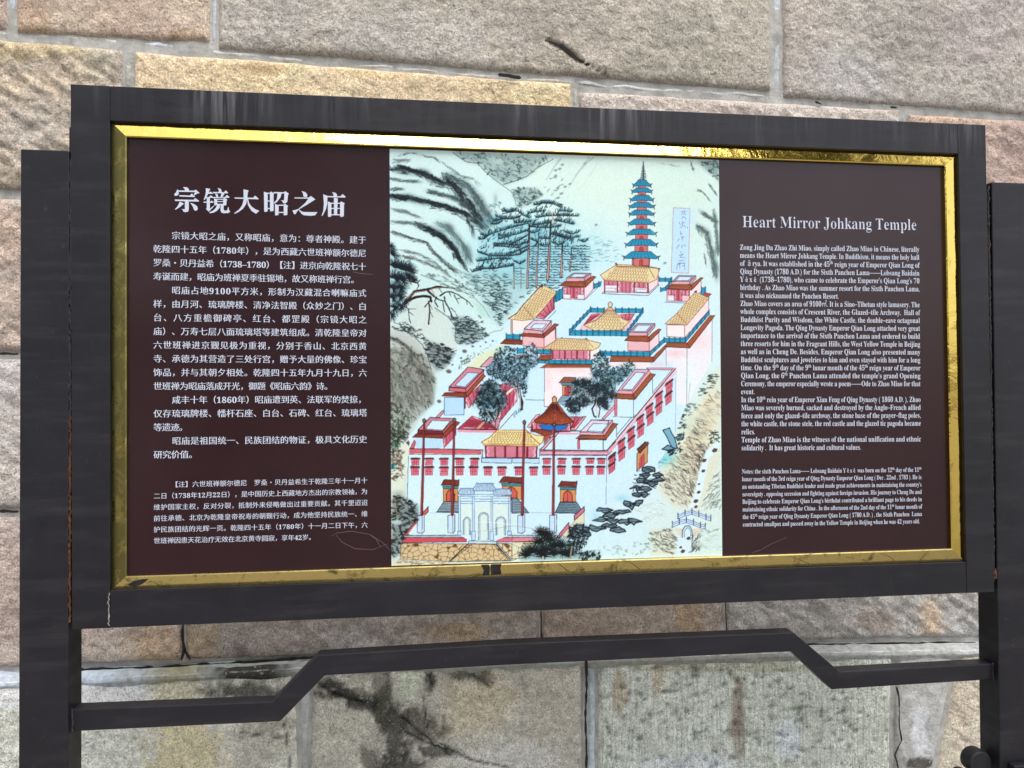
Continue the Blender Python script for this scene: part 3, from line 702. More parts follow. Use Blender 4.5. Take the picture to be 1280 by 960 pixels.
    s.L([(745, 785), (746, 745), (762, 720), (785, 718), (800, 745), (803, 778)], BD, 1.1); s.L([(756, 785), (757, 750), (770, 732), (782, 732), (792, 750), (794, 778)], BD, .6)
    # ---- red castle terrace (upper court)
    s.T(*ID)
    s.P([(690, 372), (705, 352), (760, 332), (860, 345), (886, 365), (890, 380), (828, 425), (800, 445), (756, 438), (640, 462), (634, 448), (650, 418)], (200, 228, 246), 1)
    s.P([(604, 452), (690, 462), (757, 447), (833, 432), (893, 392), (890, 450), (872, 468), (860, 500), (846, 536), (828, 572), (800, 600), (740, 540), (681, 500), (600, 520)], (202, 228, 244), 1)
    s.T(*T4)
    s.P([(820, 560), (980, 545), (1165, 340), (1165, 640), (980, 960), (900, 960), (900, 690), (830, 650)], (238, 226, 230), .9)
    s.W(900, 590, 90, 30, (240, 190, 196), .7); s.W(1080, 500, 70, 70, (244, 206, 206), .7); s.W(780, 670, 60, 20, (240, 200, 206), .7)
    s.P([(0, 700), (280, 700), (430, 650), (740, 655), (700, 700), (580, 960), (0, 960)], (238, 228, 226), .9)
    s.W(100, 740, 160, 30, (244, 196, 190), .6); s.W(560, 680, 130, 20, (244, 206, 204), .6)
    s.W(1000, 800, 60, 160, (224, 236, 236), .7)
    for a, b in (((830, 560), (830, 680)), ((983, 545), (980, 960)), ((1165, 345), (1163, 650)), ((310, 720), (312, 800)), ((722, 655), (722, 670))): s.L([a, b], INK, .5, .4, .8)
    s.L([(1005, 810), (990, 940)], (110, 120, 130), .8, .4, .5)
    # blue parapet and brick eaves round the upper court
    s.eaves([(430, 612), (740, 615), (730, 655), (420, 652)], 22, slant=1.2)
    s.eaves([(740, 612), (835, 520), (835, 545), (735, 658)], 9)
    s.eaves([(835, 515), (985, 515), (1000, 552), (825, 545)], 12, slant=1.0)
    s.eaves([(985, 515), (1150, 315), (1185, 315), (1000, 555)], 20)
    s.eaves([(0, 668), (290, 668), (275, 706), (0, 703)], 20, slant=1.2)
    s.rail([(350, 575), (430, 580), (712, 580)], 5, step=8); s.rail([(712, 580), (815, 482)], 5, step=7); s.rail([(815, 482), (970, 482)], 5, step=7); s.rail([(970, 482), (1142, 280)], 5, step=8)
    s.rail([(-100, 635), (0, 638), (290, 638)], 4.6, step=8); s.L([(290, 640), (330, 600), (420, 600)], (20, 140, 200), 3)
    s.rail([(780, 45), (870, 45), (830, 110), (790, 120)], 4, step=8); s.rail([(1085, 115), (1115, 115)], 9, step=7)
    s.P([(1110, 150), (1160, 160), (1130, 190), (1090, 180)], (196, 80, 70), 1, INK, .5)
    s.rail([(305, 90), (375, 65)], 5, step=6); s.rail([(0, 175), (75, 125)], 5, step=6); s.rail([(0, 200), (30, 178)], 6)
    # hall at the back of the court
    s.P([(345, 148), (705, 160), (775, 90), (770, 60), (370, 40)], (226, 220, 236), 1)
    s.P([(372, 145), (365, 158), (700, 170), (778, 95), (772, 84), (702, 152)], (214, 226, 240), 1, INK, .6)
    s.P([(700, 70), (775, 20), (770, 90), (705, 152)], (244, 206, 214), 1, (150, 50, 60), .6)
    s.lattice([(380, 50), (475, 50), (475, 95), (382, 95)], 3); s.lattice([(480, 52), (595, 56), (595, 150), (480, 146)], 4, dens=1.8); s.lattice([(605, 58), (695, 62), (695, 118), (605, 112)], 3)
    s.P([(384, 118), (465, 120), (465, 140), (384, 138)], (216, 232, 244), 1, TER, .5); s.P([(610, 125), (690, 128), (692, 148), (610, 146)], (216, 232, 244), 1, TER, .5)
    for x in (382, 475, 598, 698): s.L([(x, 46), (x, 150)], (130, 30, 40), 1.3)
    s.T(*T2)
    s.tiles([(350, 952), (380, 935), (470, 875), (700, 890), (780, 905), (770, 960), (760, 985), (705, 1010), (380, 992)], [(470, 880), (700, 892), (705, 1005), (370, 988)], 15, 5)
    s.L([(460, 870), (475, 890), (700, 896), (780, 905)], (150, 80, 50), 1.1); s.L([(700, 892), (745, 975)], (150, 80, 50), .7)
    s.P([(455, 868), (470, 862), (480, 886)], (120, 70, 60)); s.P([(770, 905), (788, 900), (780, 930)], (120, 70, 60))
    # small turreted pavilions
    def turret(x, y, w, h, dx, dy, body, lat=True, k=1.0, ew=None, bodyh=60):
        # flat-roofed pavilion: parapet box, brick eaves, body; dx,dy = depth vector
        top = [(x, y), (x+w, y), (x+w+dx, y-dy), (x+dx, y-dy)]
        s.P([(x-2, y), (x+w, y), (x+w, y+h), (x-6, y+h)], (232, 160, 168), 1, INK, .5)
        s.P([(x+w, y), (x+w+dx, y-dy), (x+w+dx, y-dy+h), (x+w, y+h)], (222, 150, 156), 1, INK, .5)
        s.P(top, (176, 150, 176), 1, INK, .6)
        i = .14
        s.P([s.quad([top[3], top[2], top[1], top[0]], a, b) for a, b in ((i, i+.06), (1-i, i+.06), (1-i, 1-i), (i, 1-i))], (204, 224, 242), 1, (90, 80, 110), .5)
    def body(q, side, c1=(242, 190, 196), c2=(246, 214, 218)):
        s.P(q, c1, 1, (150, 50, 60), .6); s.P(side, c2, 1, (150, 50, 60), .6)
    s.T(*T4)
    # left of the hall
    body([(80, 110), (235, 110), (235, 200), (80, 195)], [(235, 100), (300, 40), (300, 125), (235, 200)])
    s.lattice([(88, 112), (228, 112), (228, 165), (88, 160)], 6); s.lattice([(135, 112), (182, 112), (182, 190), (135, 188)], 2)
    s.P([(88, 165), (128, 165), (128, 190), (88, 188)], (214, 230, 244)); s.P([(190, 165), (228, 167), (228, 196), (190, 194)], (214, 230, 244)); s.L([(78, 195), (240, 202), (335, 110)], (110, 70, 90), .5)
    s.eaves([(92, 68), (232, 72), (245, 110), (55, 100)], 14, slant=1.0); s.eaves([(236, 70), (300, 28), (320, 35), (246, 108)], 7)
    turret(108, 42, 128, 26, 48, 34, None)
    # right of the hall
    body([(835, 130), (1000, 130), (1000, 215), (835, 212)], [(1000, 110), (1085, 50), (1085, 140), (1000, 215)])
    s.lattice([(845, 128), (995, 128), (995, 170), (845, 168)], 6); s.lattice([(890, 128), (945, 128), (945, 208), (890, 206)], 2)
    s.P([(848, 178), (884, 178), (884, 205), (848, 205)], (214, 230, 244)); s.L([(820, 220), (985, 225), (1030, 190)], INK, .5)
    s.eaves([(870, 85), (1010, 92), (1015, 132), (835, 122)], 14, slant=1.0); s.eaves([(1012, 90), (1080, 40), (1100, 42), (1016, 130)], 8)
    turret(875, 68, 128, 22, 44, 42, None)
    # square golden-roofed pavilion inside the blue parapet
    s.P([(190, 420), (290, 300), (600, 300), (560, 425)], (232, 190, 200), 1)
    s.lattice([(235, 380), (290, 305), (350, 305), (290, 350)], 3); s.lattice([(500, 310), (600, 305), (570, 350), (520, 350)], 3)
    s.rail([(282, 262), (380, 265)], 5, step=8); s.rail([(460, 265), (660, 268)], 5, step=8)
    s.tiles([(230, 385), (330, 345), (385, 295), (405, 262), (438, 262), (470, 305), (520, 345), (565, 358), (500, 425), (300, 425)], [(385, 268), (445, 268), (560, 425), (250, 405)], 11, 7)
    s.L([(385, 295), (330, 345), (232, 385)], (140, 80, 50), .8)
    s.rail([(128, 425), (550, 430)], 6, step=7); s.rail([(128, 420), (280, 262)], 4.5, step=6); s.rail([(550, 420), (662, 270)], 4.5, step=6)
    s.P([(408, 232), (422, 214), (440, 232), (434, 256), (412, 256)], (226, 212, 180), 1, (110, 80, 60), .8)
    # pavilion at the front right of the court
    body([(553, 500), (708, 510), (708, 575), (553, 572)], [(708, 500), (778, 440), (778, 520), (708, 580)], (240, 176, 184), (244, 204, 208))
    s.eaves([(560, 460), (700, 468), (708, 508), (528, 498)], 14, slant=1.0); s.eaves([(704, 468), (775, 412), (795, 418), (710, 506)], 8)
    turret(562, 440, 132, 24, 56, 66, None)
    # right long hall
    s.P([(835, 385), (965, 385), (965, 475), (835, 470)], (244, 224, 222), 1, (110, 60, 70), .6); s.P([(965, 385), (1140, 190), (1140, 280), (965, 475)], (244, 214, 216), 1, (110, 60, 70), .5)
    s.tiles([(820, 378), (910, 300), (1040, 145), (1145, 190), (980, 385)], [(1040, 150), (1140, 192), (975, 382), (840, 375)], 7, 14)
    s.L([(1040, 145), (1050, 140)], INK, 2); s.L([(908, 300), (985, 385)], (160, 84, 50), .5)
    # hall at the left front of the court
    s.P([(0, 560), (345, 545), (335, 620), (290, 640), (0, 640)], (246, 224, 222), 1)
    s.lattice([(-80, 565), (275, 568), (275, 636), (-80, 630)], 8, dens=1.5)
    for x in (-80, 0, 92, 180, 275): s.L([(x, 562), (x, 634)], (140, 40, 50), 1.4)
    s.tiles([(-115, 555), (-60, 520), (-20, 480), (60, 482), (250, 490), (300, 505), (355, 518), (340, 548), (290, 572), (-100, 565)], [(-10, 482), (250, 490), (290, 568), (-100, 560)], 18, 5)
    s.P([(60, 482), (72, 472), (86, 482)], (120, 70, 60)); s.P([(238, 488), (248, 478), (262, 492)], (120, 70, 60)); s.L([(250, 492), (300, 550)], (160, 90, 56), .6)
    # ---- left range of the upper court
    s.T(*TD)
    s.P([(300, 480), (530, 490), (440, 560), (300, 620)], (244, 222, 216), 1); s.P([(425, 630), (640, 650), (640, 750), (430, 740)], (242, 186, 186), 1)
    s.tiles([(280, 470), (360, 420), (430, 330), (620, 130), (770, 200), (700, 300), (540, 470), (420, 485)], [(610, 150), (765, 200), (520, 470), (320, 470)], 7, 12)
    s.L([(285, 465), (370, 410), (430, 330), (620, 125)], (120, 60, 44), 1.1); s.P([(610, 120), (630, 115), (628, 160), (605, 150)], (90, 60, 60)); s.L([(430, 340), (540, 470)], (150, 80, 50), .7)
    s.lattice([(560, 460), (740, 240), (745, 370), (640, 470)], 5); s.L([(680, 470), (760, 385)], INK, .5); s.L([(640, 470), (700, 395)], INK, .4)
    for x in (310, 322): s.L([(x, 480), (x, 615)], (90, 50, 56), .7)
    s.rail([(262, 622), (400, 628)], 5.5, step=9)
    s.eaves([(250, 672), (425, 680), (420, 728), (205, 715)], 15, base=(170, 70, 46), slant=1.2)
    body([(425, 640), (640, 655), (640, 755), (430, 740)], [(640, 655), (760, 560), (760, 680), (640, 755)], (242, 180, 184), (246, 204, 206))
    s.eaves([(430, 608), (635, 620), (640, 658), (395, 640)], 15, base=(190, 80, 56), slant=1.0); s.eaves([(636, 622), (745, 515), (785, 525), (642, 655)], 10, base=(190, 84, 60))
    s.P([(440, 575), (625, 585), (625, 622), (435, 610)], (238, 160, 168), 1, INK, .5)
    s.P([(440, 568), (540, 480), (715, 488), (630, 590)], (226, 196, 214), 1, INK, .8); s.P([(505, 560), (550, 515), (665, 520), (625, 570)], (206, 226, 244), 1, INK, .5); s.P([(630, 590), (715, 492), (715, 530), (632, 620)], (236, 156, 166), 1, INK, .5)
    s.L([(752, 560), (758, 680)], (130, 40, 60), 1.0); s.L([(735, 250), (740, 370)], (130, 40, 50), 1)
    s.rail([(765, 200), (825, 165)], 12, step=5); s.rail([(372, 765), (440, 765)], 6, step=6); s.rail([(565, 775), (705, 780)], 5, step=8)
    s.eaves([(370, 830), (430, 830), (420, 880), (360, 870)], 6, base=(206, 100, 56)); s.eaves([(600, 835), (710, 835), (700, 885), (580, 880)], 9, slant=1)
    s.eaves([(690, 905), (1120, 925), (1120, 970), (600, 960)], 30, slant=1.2); s.rail([(690, 880), (1120, 885)], 4.5, step=8)
    # ---- pagoda
    s.T(*T2)
    s.P([(583, 835), (710, 835), (708, 890), (583, 880)], (226, 116, 112), 1, INK, .6)
    rows = [(255, 310, 72, 26), (318, 355, 80, 28), (372, 415, 92, 31), (425, 465, 100, 34), (480, 520, 100, 37), (545, 590, 106, 40), (618, 662, 118, 44), (692, 742, 126, 48), (782, 835, 140, 56)]
    nxt = [318, 372, 425, 480, 545, 618, 692, 782, 885]
    for (y0, y1, hw, bw), yn in zip(rows, nxt):
        cx = 655-(y0-255)*.012
        s.P([(cx-bw, y1-8), (cx+bw, y1-8), (cx+bw, yn), (cx-bw, yn)], (224, 112, 108), 1, (80, 40, 50), .5)
        if yn-y1 > 16: s.P([(cx-12, yn), (cx-12, y1+12), (cx, y1+4), (cx+12, y1+12), (cx+12, yn)], (200, 70, 70), .9, (90, 30, 40), .4)
        top = [(cx-hw*.5, y0), (cx+hw*.5, y0)] if y0 > 300 else [(cx-16, y0), (cx+16, y0)]
        ro = [(cx-hw*.82, y1-16)]+top+[(cx+hw*.82, y1-16)]
        s.P(ro[:1]+top+ro[-1:]+[(cx+hw, y1-22), (cx+hw*.78, y1), (cx, y1-6), (cx-hw*.78, y1), (cx-hw, y1-22)], (12, 158, 200), 1, (16, 44, 66), .6)
        for j in range(7):
            u = (j+.5)/7*2-1; s.L([(cx+u*hw*.5, y0+5), (cx+u*hw*.74, y1-6)], (14, 70, 110), .45)
        for sg in (-1, 1): s.L([(cx+sg*hw*.88, y1-14), (cx+sg*hw*.9, y1+10)], (20, 60, 84), 1)
    s.L([(664, 128), (664, 255)], INK, 1.0, 1.4)
    for j in range(9): s.L([(664-4-j*1.8, 158+j*11), (664+4+j*1.8, 158+j*11)], (40, 60, 76), 1.1)
    s.W(760, 640, 40, 40, (214, 236, 214), .3)
    # title slip in the sky
    s.P([(883, 463), (1004, 470), (992, 940), (868, 934)], (186, 218, 246), .95, (200, 130, 150), .7)
    s.W(1010, 530, 40, 70, (180, 220, 246), .4)
    for pts in ([(940, 490), (975, 488)], [(950, 500), (940, 515)], [(960, 490), (962, 510), (975, 512)], [(955, 525), (940, 545)], [(962, 530), (975, 548)],
                [(925, 570), (935, 590)], [(945, 575), (970, 570)], [(950, 560), (948, 600), (930, 612)], [(960, 590), (972, 606)], [(985, 605), (988, 615)],
                [(935, 635), (938, 660), (950, 650)], [(940, 680), (965, 676)], [(925, 690), (915, 705)], [(945, 670), (950, 700)],
                [(925, 735), (905, 760)], [(945, 735), (945, 755)], [(960, 735), (975, 745)], [(935, 785), (940, 795)], [(925, 810), (955, 800), (930, 825), (970, 828)],
                [(925, 850), (960, 846)], [(935, 865), (910, 880), (905, 915)], [(930, 870), (930, 905)], [(945, 868), (965, 866), (965, 915)], [(948, 885), (960, 885)], [(915, 870), (960, 866)]):
        s.L(pts, (84, 110, 150), .8, .5, .85)
    # ---- white castle (lower court), right wing
    s.T(*TG)
    s.P([(0, 0), (560, 0), (750, 0), (780, 40), (775, 560), (700, 660), (620, 800), (540, 960), (0, 960)], (200, 228, 246), 1)
    s.P([(500, 0), (745, 0), (760, 10), (740, 18), (520, 14)], (238, 160, 176), 1, INK, .5)
    s.P([(745, 10), (775, 0), (780, 30), (150, 800), (0, 800), (0, 770), (140, 770)], (242, 186, 200), 1)
    s.L([(770, 5), (140, 760), (-40, 758)], INK, 1.1); s.L([(779, 40), (150, 800), (0, 806)], (110, 90, 130), .9); s.L([(750, 5), (120, 742), (0, 740)], (90, 70, 90), .6)
    s.P([(780, 50), (158, 812), (140, 812), (778, 36)], (206, 226, 246), 1)
    s.L([(775, 60), (770, 590)], (120, 130, 150), .5, .4, .8)
    # turret on the wing, upper
    s.P([(230, 290), (385, 290), (385, 455), (210, 440)], (202, 230, 246), 1); s.P([(385, 290), (560, 90), (565, 235), (385, 450)], (200, 228, 244), 1)
    s.P([(205, 290), (232, 290), (232, 440), (208, 440)], (228, 110, 130), 1, (140, 40, 60), .4)
    for pts in ([(383, 290), (381, 455)], [(558, 90), (560, 235)], [(195, 450), (380, 455), (400, 430)]): s.L(pts, INK, .55)
    s.P([(205, 340), (90, 468), (120, 470), (210, 372)], (240, 150, 170), 1, INK, .5)
    s.eaves([(225, 232), (375, 240), (392, 290), (180, 280)], 14, slant=1.0); s.eaves([(378, 240), (540, 48), (585, 60), (396, 290)], 22, hi=(246, 190, 120))
    s.P([(240, 205), (378, 208), (378, 240), (232, 234)], (238, 160, 176), 1, INK, .4); s.P([(378, 208), (525, 20), (540, 45), (380, 240)], (238, 160, 176), 1, INK, .4)
    s.P([(240, 208), (395, 12), (528, 15), (378, 212)], (232, 170, 190), 1, INK, .6); s.P([(275, 195), (405, 40), (490, 45), (370, 200)], (204, 226, 244), 1, INK, .6)
    # lower turret
    s.P([(-100, 660), (130, 660), (230, 520), (230, 650), (105, 760), (-100, 760)], (202, 230, 246), 1)
    s.L([(104, 665), (104, 755)], INK, .5); s.L([(226, 540), (226, 640)], INK, .5)
    s.eaves([(-90, 630), (110, 628), (125, 665), (-130, 660)], 18, hi=(246, 190, 120), slant=1.0); s.eaves([(112, 628), (195, 508), (238, 516), (128, 662)], 14, hi=(246, 190, 120))
    s.P([(-90, 600), (100, 602), (190, 480), (192, 505), (110, 630), (-90, 630)], (238, 160, 176), 1, INK, .5)
    s.P([(-80, 600), (-10, 480), (190, 480), (100, 604)], (226, 190, 210), 1, INK, .6); s.P([(-40, 590), (10, 505), (160, 508), (85, 594)], (204, 226, 244), 1, INK, .6)
    # windows down the receding wing
    for x, y in ((685, 155), (680, 262), (592, 262), (590, 360), (503, 375), (510, 455), (418, 478), (422, 565), (332, 590), (336, 672), (245, 695), (248, 780), (158, 830), (158, 895)):
        s.window(x, y, 54, 84, -.75)
    # side door of the wing
    s.P([(415, 790), (515, 680), (512, 870), (412, 950)], (214, 150, 96), 1, (90, 50, 40), .7); s.P([(440, 840), (480, 790), (482, 900), (440, 930)], (222, 90, 90), 1, (120, 40, 40), .5)
    s.L([(460, 810), (458, 915)], (110, 30, 30), .5)
    s.P([(415, 750), (490, 680), (525, 695), (440, 790)], (110, 56, 44), 1, (50, 30, 30), .7)
    for j in range(5): s.L([(430+j*17, 752-j*15), (447+j*17, 762-j*15)], (200, 120, 80), .6)
    # standing rocks by the wing
    s.T(*TG)
    s.P([(655, 575), (715, 552), (735, 600), (760, 640), (790, 740), (745, 750), (690, 635)], (120, 178, 200), 1, (30, 44, 56), 1.2)
    s.P([(770, 640), (850, 610), (840, 660), (790, 670)], (110, 160, 176), 1, (30, 44, 56), 1)
    s.P([(645, 750), (700, 712), (760, 740), (740, 770)], (110, 160, 184), 1, (30, 44, 56), 1.2)
    s.dabs([(680, 760), (790, 740), (820, 770), (730, 820)], 26, (34, 48, 56), 3, 1.8, -.3, .5, .9)
    s.dabs([(805, 600), (860, 600), (830, 760), (790, 750)], 18, (40, 60, 66), 3, 1.6, -.3, .5, .9)
    # ---- middle courtyard
    s.T(*TA)
    s.P([(430, 320), (640, 320), (640, 390), (700, 390), (1000, 400), (1100, 520), (1000, 640), (780, 700), (560, 600), (200, 610), (340, 430)], (200, 228, 246), 1)
    s.P([(650, 0), (1100, 0), (1100, 200), (900, 330), (700, 385), (650, 385)], (242, 224, 226), 1); s.W(880, 20, 200, 30, (246, 196, 186), .5); s.W(680, 120, 30, 120, (246, 206, 206), .7)
    s.P([(480, 0), (640, 0), (640, 320), (450, 320)], (200, 228, 246), 1)
    s.L([(645, 10), (643, 385), (690, 388)], (60, 50, 66), .5); s.L([(455, 316), (640, 322)], (60, 60, 76), .5)
    s.lattice([(190, 170), (370, 110), (370, 330), (180, 560)], 5, dens=1.7); s.lattice([(0, 560), (200, 500), (180, 640), (0, 600)], 5, dens=1.7)
    s.P([(260, 250), (340, 180), (350, 200), (270, 270)], (240, 222, 196), 1)
    s.L([(200, 605), (360, 425)], (70, 60, 80), .7)
    # moon gate under the dark trees
    s.P([(770, 340), (820, 280), (920, 285), (960, 360), (860, 390)], (150, 180, 200), 1, INK, .4)
    for j in range(4): s.L([(775+j*8, 335-j*14), (900, 340-j*14)], (70, 90, 110), .5)
    s.P([(825, 175), (925, 175), (925, 280), (825, 275)], (224, 160, 96), 1, (120, 60, 40), .6); s.P([(848, 270), (848, 195), (880, 178), (912, 200), (912, 280)], (214, 70, 90), 1, (110, 30, 50), .7); s.L([(880, 180), (880, 278)], (110, 20, 40), .8)
    s.P([(805, 150), (930, 150), (930, 172), (815, 172)], (70, 160, 190), 1, INK, .4); s.P([(790, 148), (840, 92), (960, 96), (940, 150)], (190, 110, 80), 1, (60, 34, 34), .8)
    for j in range(7): s.L([(835+j*18, 104), (820+j*18, 146)], (90, 40, 30), .6)
    # round-topped red pavilion
    s.P([(470, 590), (560, 470), (600, 460), (560, 520), (500, 600)], (240, 170, 182), 1, INK, .5); s.P([(880, 490), (1060, 485), (960, 620), (900, 620)], (240, 170, 182), 1, INK, .7); s.lattice([(910, 500), (1030, 495), (940, 600), (905, 600)], 3)
    s.lattice([(520, 540), (930, 540), (900, 640), (510, 640)], 8, base=(240, 190, 200))
    s.P([(590, 570), (880, 570), (860, 605), (800, 620), (680, 622), (620, 612)], (20, 126, 214), 1, (10, 60, 120), .6)
    s.eaves([(570, 610), (720, 630), (700, 700), (500, 620)], 12, base=(180, 70, 46)); s.P([(640, 690), (740, 640), (640, 760)], (200, 90, 80), 1, INK, .5)
    rf = [(540, 525), (640, 450), (700, 370), (735, 335), (760, 335), (800, 380), (850, 450), (935, 540), (880, 555), (810, 570), (700, 560), (560, 548)]
    s.P(rf, (196, 88, 50), 1, (70, 26, 24), 1.0)
    for j in range(19):
        u = j/18; bx = 550+u*380; s.L([(742+(u-.5)*40, 360), (742+(bx-742)*.45, 440+abs(u-.5)*16), (bx, 552-abs(u-.5)*30)], (92, 26, 22), .6)
    s.dabs([(735, 350), (760, 350), (900, 530), (780, 550), (600, 530)], 60, (236, 160, 110), 1.6, .5, 1.2, .3, .8)
    s.P([(722, 300), (745, 282), (768, 300), (760, 345), (730, 345)], (226, 170, 110), 1, (90, 50, 40), 1.0)
    s.L([(520, 560), (525, 630)], (110, 30, 40), 1.6); s.L([(905, 560), (908, 615)], (110, 30, 40), 1.6)
    # ---- front range of the white castle
    s.T(*TB)
    s.P([(440, 460), (640, 450), (650, 640), (600, 770), (960, 780), (960, 960), (150, 960), (150, 870), (300, 690), (430, 650)], (200, 228, 246), 1)
    s.P([(800, 150), (900, 50), (960, 50), (960, 120), (860, 150)], (236, 150, 170), 1, INK, .8)
    s.P([(430, 580), (440, 600), (390, 660), (350, 660)], (232, 140, 150), 1, INK, .6)
    # upper-left turret
    s.P([(445, 455), (640, 455), (640, 628), (442, 630)], (178, 214, 246), 1, (70, 90, 150), .7)
    s.lattice([(645, 470), (810, 320), (800, 430), (690, 560)], 4, dens=1.6); s.L([(650, 460), (650, 560)], (130, 30, 40), 2)
    s.eaves([(450, 405), (650, 400), (665, 450), (418, 440)], 16, base=(180, 66, 44), slant=1.2); s.eaves([(655, 405), (815, 205), (855, 240), (668, 450)], 16, base=(200, 90, 50))
    s.P([(490, 355), (655, 365), (655, 405), (485, 388)], (226, 110, 120), 1, INK, .7); s.P([(655, 365), (840, 180), (835, 215), (660, 410)], (226, 110, 120), 1, INK, .7)
    s.P([(490, 350), (680, 150), (840, 175), (660, 362)], (226, 130, 144), 1, INK, .9); s.P([(550, 335), (680, 205), (790, 210), (650, 348)], (190, 220, 246), 1, (60, 90, 150), .7)
    # lower-left turret
    s.P([(160, 865), (420, 865), (420, 960), (160, 960)], (180, 216, 246), 1)
    s.lattice([(430, 870), (560, 740), (560, 830), (440, 960)], 4, dens=1.6)
    s.eaves([(165, 815), (425, 818), (430, 862), (125, 852)], 20, base=(170, 60, 44), slant=1.2); s.eaves([(428, 818), (560, 690), (600, 705), (440, 862)], 14, base=(180, 74, 50))
    s.P([(180, 780), (425, 790), (425, 818), (175, 812)], (150, 50, 60), 1, INK, .6)
    s.P([(180, 778), (300, 655), (545, 665), (425, 795)], (214, 130, 144), 1, INK, 1.0); s.P([(255, 770), (320, 685), (500, 692), (430, 780)], (204, 228, 240), 1, INK, .6); s.P([(425, 790), (548, 665), (545, 695), (430, 820)], (200, 96, 104), 1, INK, .6)
    # back wall of the front range with its lattice
    s.P([(575, 775), (960, 780), (960, 810), (575, 800)], (238, 150, 172), 1); s.L([(570, 770), (960, 778)], INK, 1.1); s.lattice([(580, 765), (720, 640), (900, 700), (960, 770)], 8, dens=1.8)
    s.P([(760, 770), (840, 690), (850, 700), (790, 770)], (240, 214, 150), .9)
    s.T(*TE)
    s.P([(150, 160), (900, 180), (900, 700), (120, 700), (135, 300)], (204, 230, 240), 1)
    s.W(300, 450, 180, 60, (214, 232, 226), .6)
    s.P([(150, 120), (660, 125), (660, 155), (150, 152)], (226, 100, 112), 1); s.L([(155, 118), (440, 120), (668, 126), (662, 215)], INK, .9); s.L([(150, 158), (655, 158)], (60, 50, 66), .6)
    s.P([(155, 115), (185, 55), (195, 70), (185, 115)], (226, 100, 112), 1, INK, .5)
    s.P([(660, 180), (904, 185), (904, 222), (660, 215)], (180, 212, 240), 1, INK, .6)
    s.L([(145, 170), (135, 480)], INK, .6)
    for x, y in ((168, 190), (265, 190), (370, 190), (480, 190), (585, 190), (165, 250), (265, 250), (370, 252), (480, 250), (580, 250), (680, 252), (778, 252)): s.window(x, y, 50, 44 if y < 200 else 54)
    # front range, right part
    s.T(*TF)
    s.P([(0, 120), (220, 120), (225, 60), (760, 60), (760, 520), (400, 520), (400, 700), (0, 700)], (200, 228, 246), 1)
    s.P([(225, 22), (755, 26), (755, 56), (225, 52)], (240, 150, 172), 1); s.P([(755, 26), (820, -40), (830, -10), (770, 50), (755, 56)], (240, 160, 178), 1)
    s.L([(220, 18), (740, 22), (765, 14), (830, -50)], INK, .9); s.L([(225, 58), (760, 60), (800, 26)], (60, 50, 80), .7); s.L([(222, 0), (215, 125)], INK, .5)
    s.P([(0, 78), (218, 80), (218, 122), (0, 118)], (184, 214, 240), 1, INK, .5); s.L([(758, 60), (752, 450)], (90, 90, 110), .5)
    for x, y in ((252, 88), (372, 88), (488, 88), (600, 86), (688, 88), (250, 152), (368, 150), (486, 152), (594, 152), (684, 152), (146, 158), (26, 158)): s.window(x, y, 54, 40 if y < 100 else 60)
    s.window(778, 90, 40, 46, -.75); s.window(778, 150, 40, 58, -.75)
    # front hall with the yellow roof
    s.T(*TA)
    s.lattice([(50, 780), (575, 780), (565, 895), (55, 890)], 5, dens=1.5)
    for x in (60, 150, 248, 375, 475, 565): s.L([(x, 785), (x, 893)], (140, 24, 44), 1.7)
    s.L([(20, 900), (590, 905)], INK, .8)
    s.tiles([(15, 740), (90, 700), (160, 630), (180, 620), (460, 622), (500, 650), (560, 675), (640, 680), (625, 745), (575, 785), (40, 775)], [(170, 630), (465, 630), (575, 765), (50, 760)], 15, 6, (240, 222, 150))
    s.L([(18, 738), (95, 695), (165, 625)], (170, 90, 46), .9); s.L([(465, 630), (530, 700), (600, 765)], (170, 90, 46), 1.0); s.P([(150, 770), (40, 775), (15, 745), (60, 762), (570, 768), (575, 785)], (236, 206, 130), 1, (170, 90, 46), .4)
    s.P([(165, 620), (172, 608), (185, 622)], (190, 100, 50))
    # right parapets of front court
    s.P([(595, 825), (760, 640), (790, 645), (640, 815)], (240, 160, 180), 1, INK, .8); s.L([(600, 818), (985, 822), (1280, 826)], INK, .8); s.P([(790, 645), (990, 650), (985, 665), (790, 665)], (240, 160, 178), 1); s.L([(760, 632), (995, 630)], INK, 1.0)
    s.P([(600, 835), (1280, 838), (1280, 868), (605, 865)], (240, 160, 180), 1, (80, 60, 80), .5)
    s.P([(990, 720), (1230, 720), (1230, 815), (990, 810)], (202, 230, 246), 1); s.P([(975, 720), (998, 720), (998, 812), (978, 812)], (224, 100, 120), 1, (120, 40, 60), .4); s.L([(1230, 720), (1232, 815)], INK, .6)
    s.eaves([(1000, 670), (1240, 672), (1262, 715), (960, 705)], 18, hi=(246, 190, 120), slant=1.0); s.P([(1000, 640), (1225, 648), (1240, 672), (998, 668)], (232, 170, 186), 1, INK, .5)
    s.P([(1000, 636), (1115, 520), (1290, 530), (1225, 650)], (226, 200, 220), 1, INK, .7); s.P([(1070, 630), (1130, 555), (1285, 560), (1220, 636)], (204, 228, 246), 1, INK, .6)
    # ---- gate houses in the front wall
    def gate(x, y, w, h):
        f = lambda a, b: (x+a*w, y+b*h)
        s.P([f(.12, .42), f(.92, .42), f(.92, 1), f(.12, 1)], (230, 150, 84), 1, (90, 50, 40), .6)
        s.P([f(.28, 1), f(.28, .66), f(.4, .5), f(.5, .46), (x+.6*w, y+.5*h), f(.74, .68), f(.74, 1)], (230, 100, 84), 1, (80, 20, 20), .9); s.L([f(.5, .46), f(.5, 1)], (90, 20, 24), .6)
        s.P([f(.08, .3), f(.94, .3), f(.94, .42), f(.12, .42)], (60, 150, 160), 1, INK, .5)
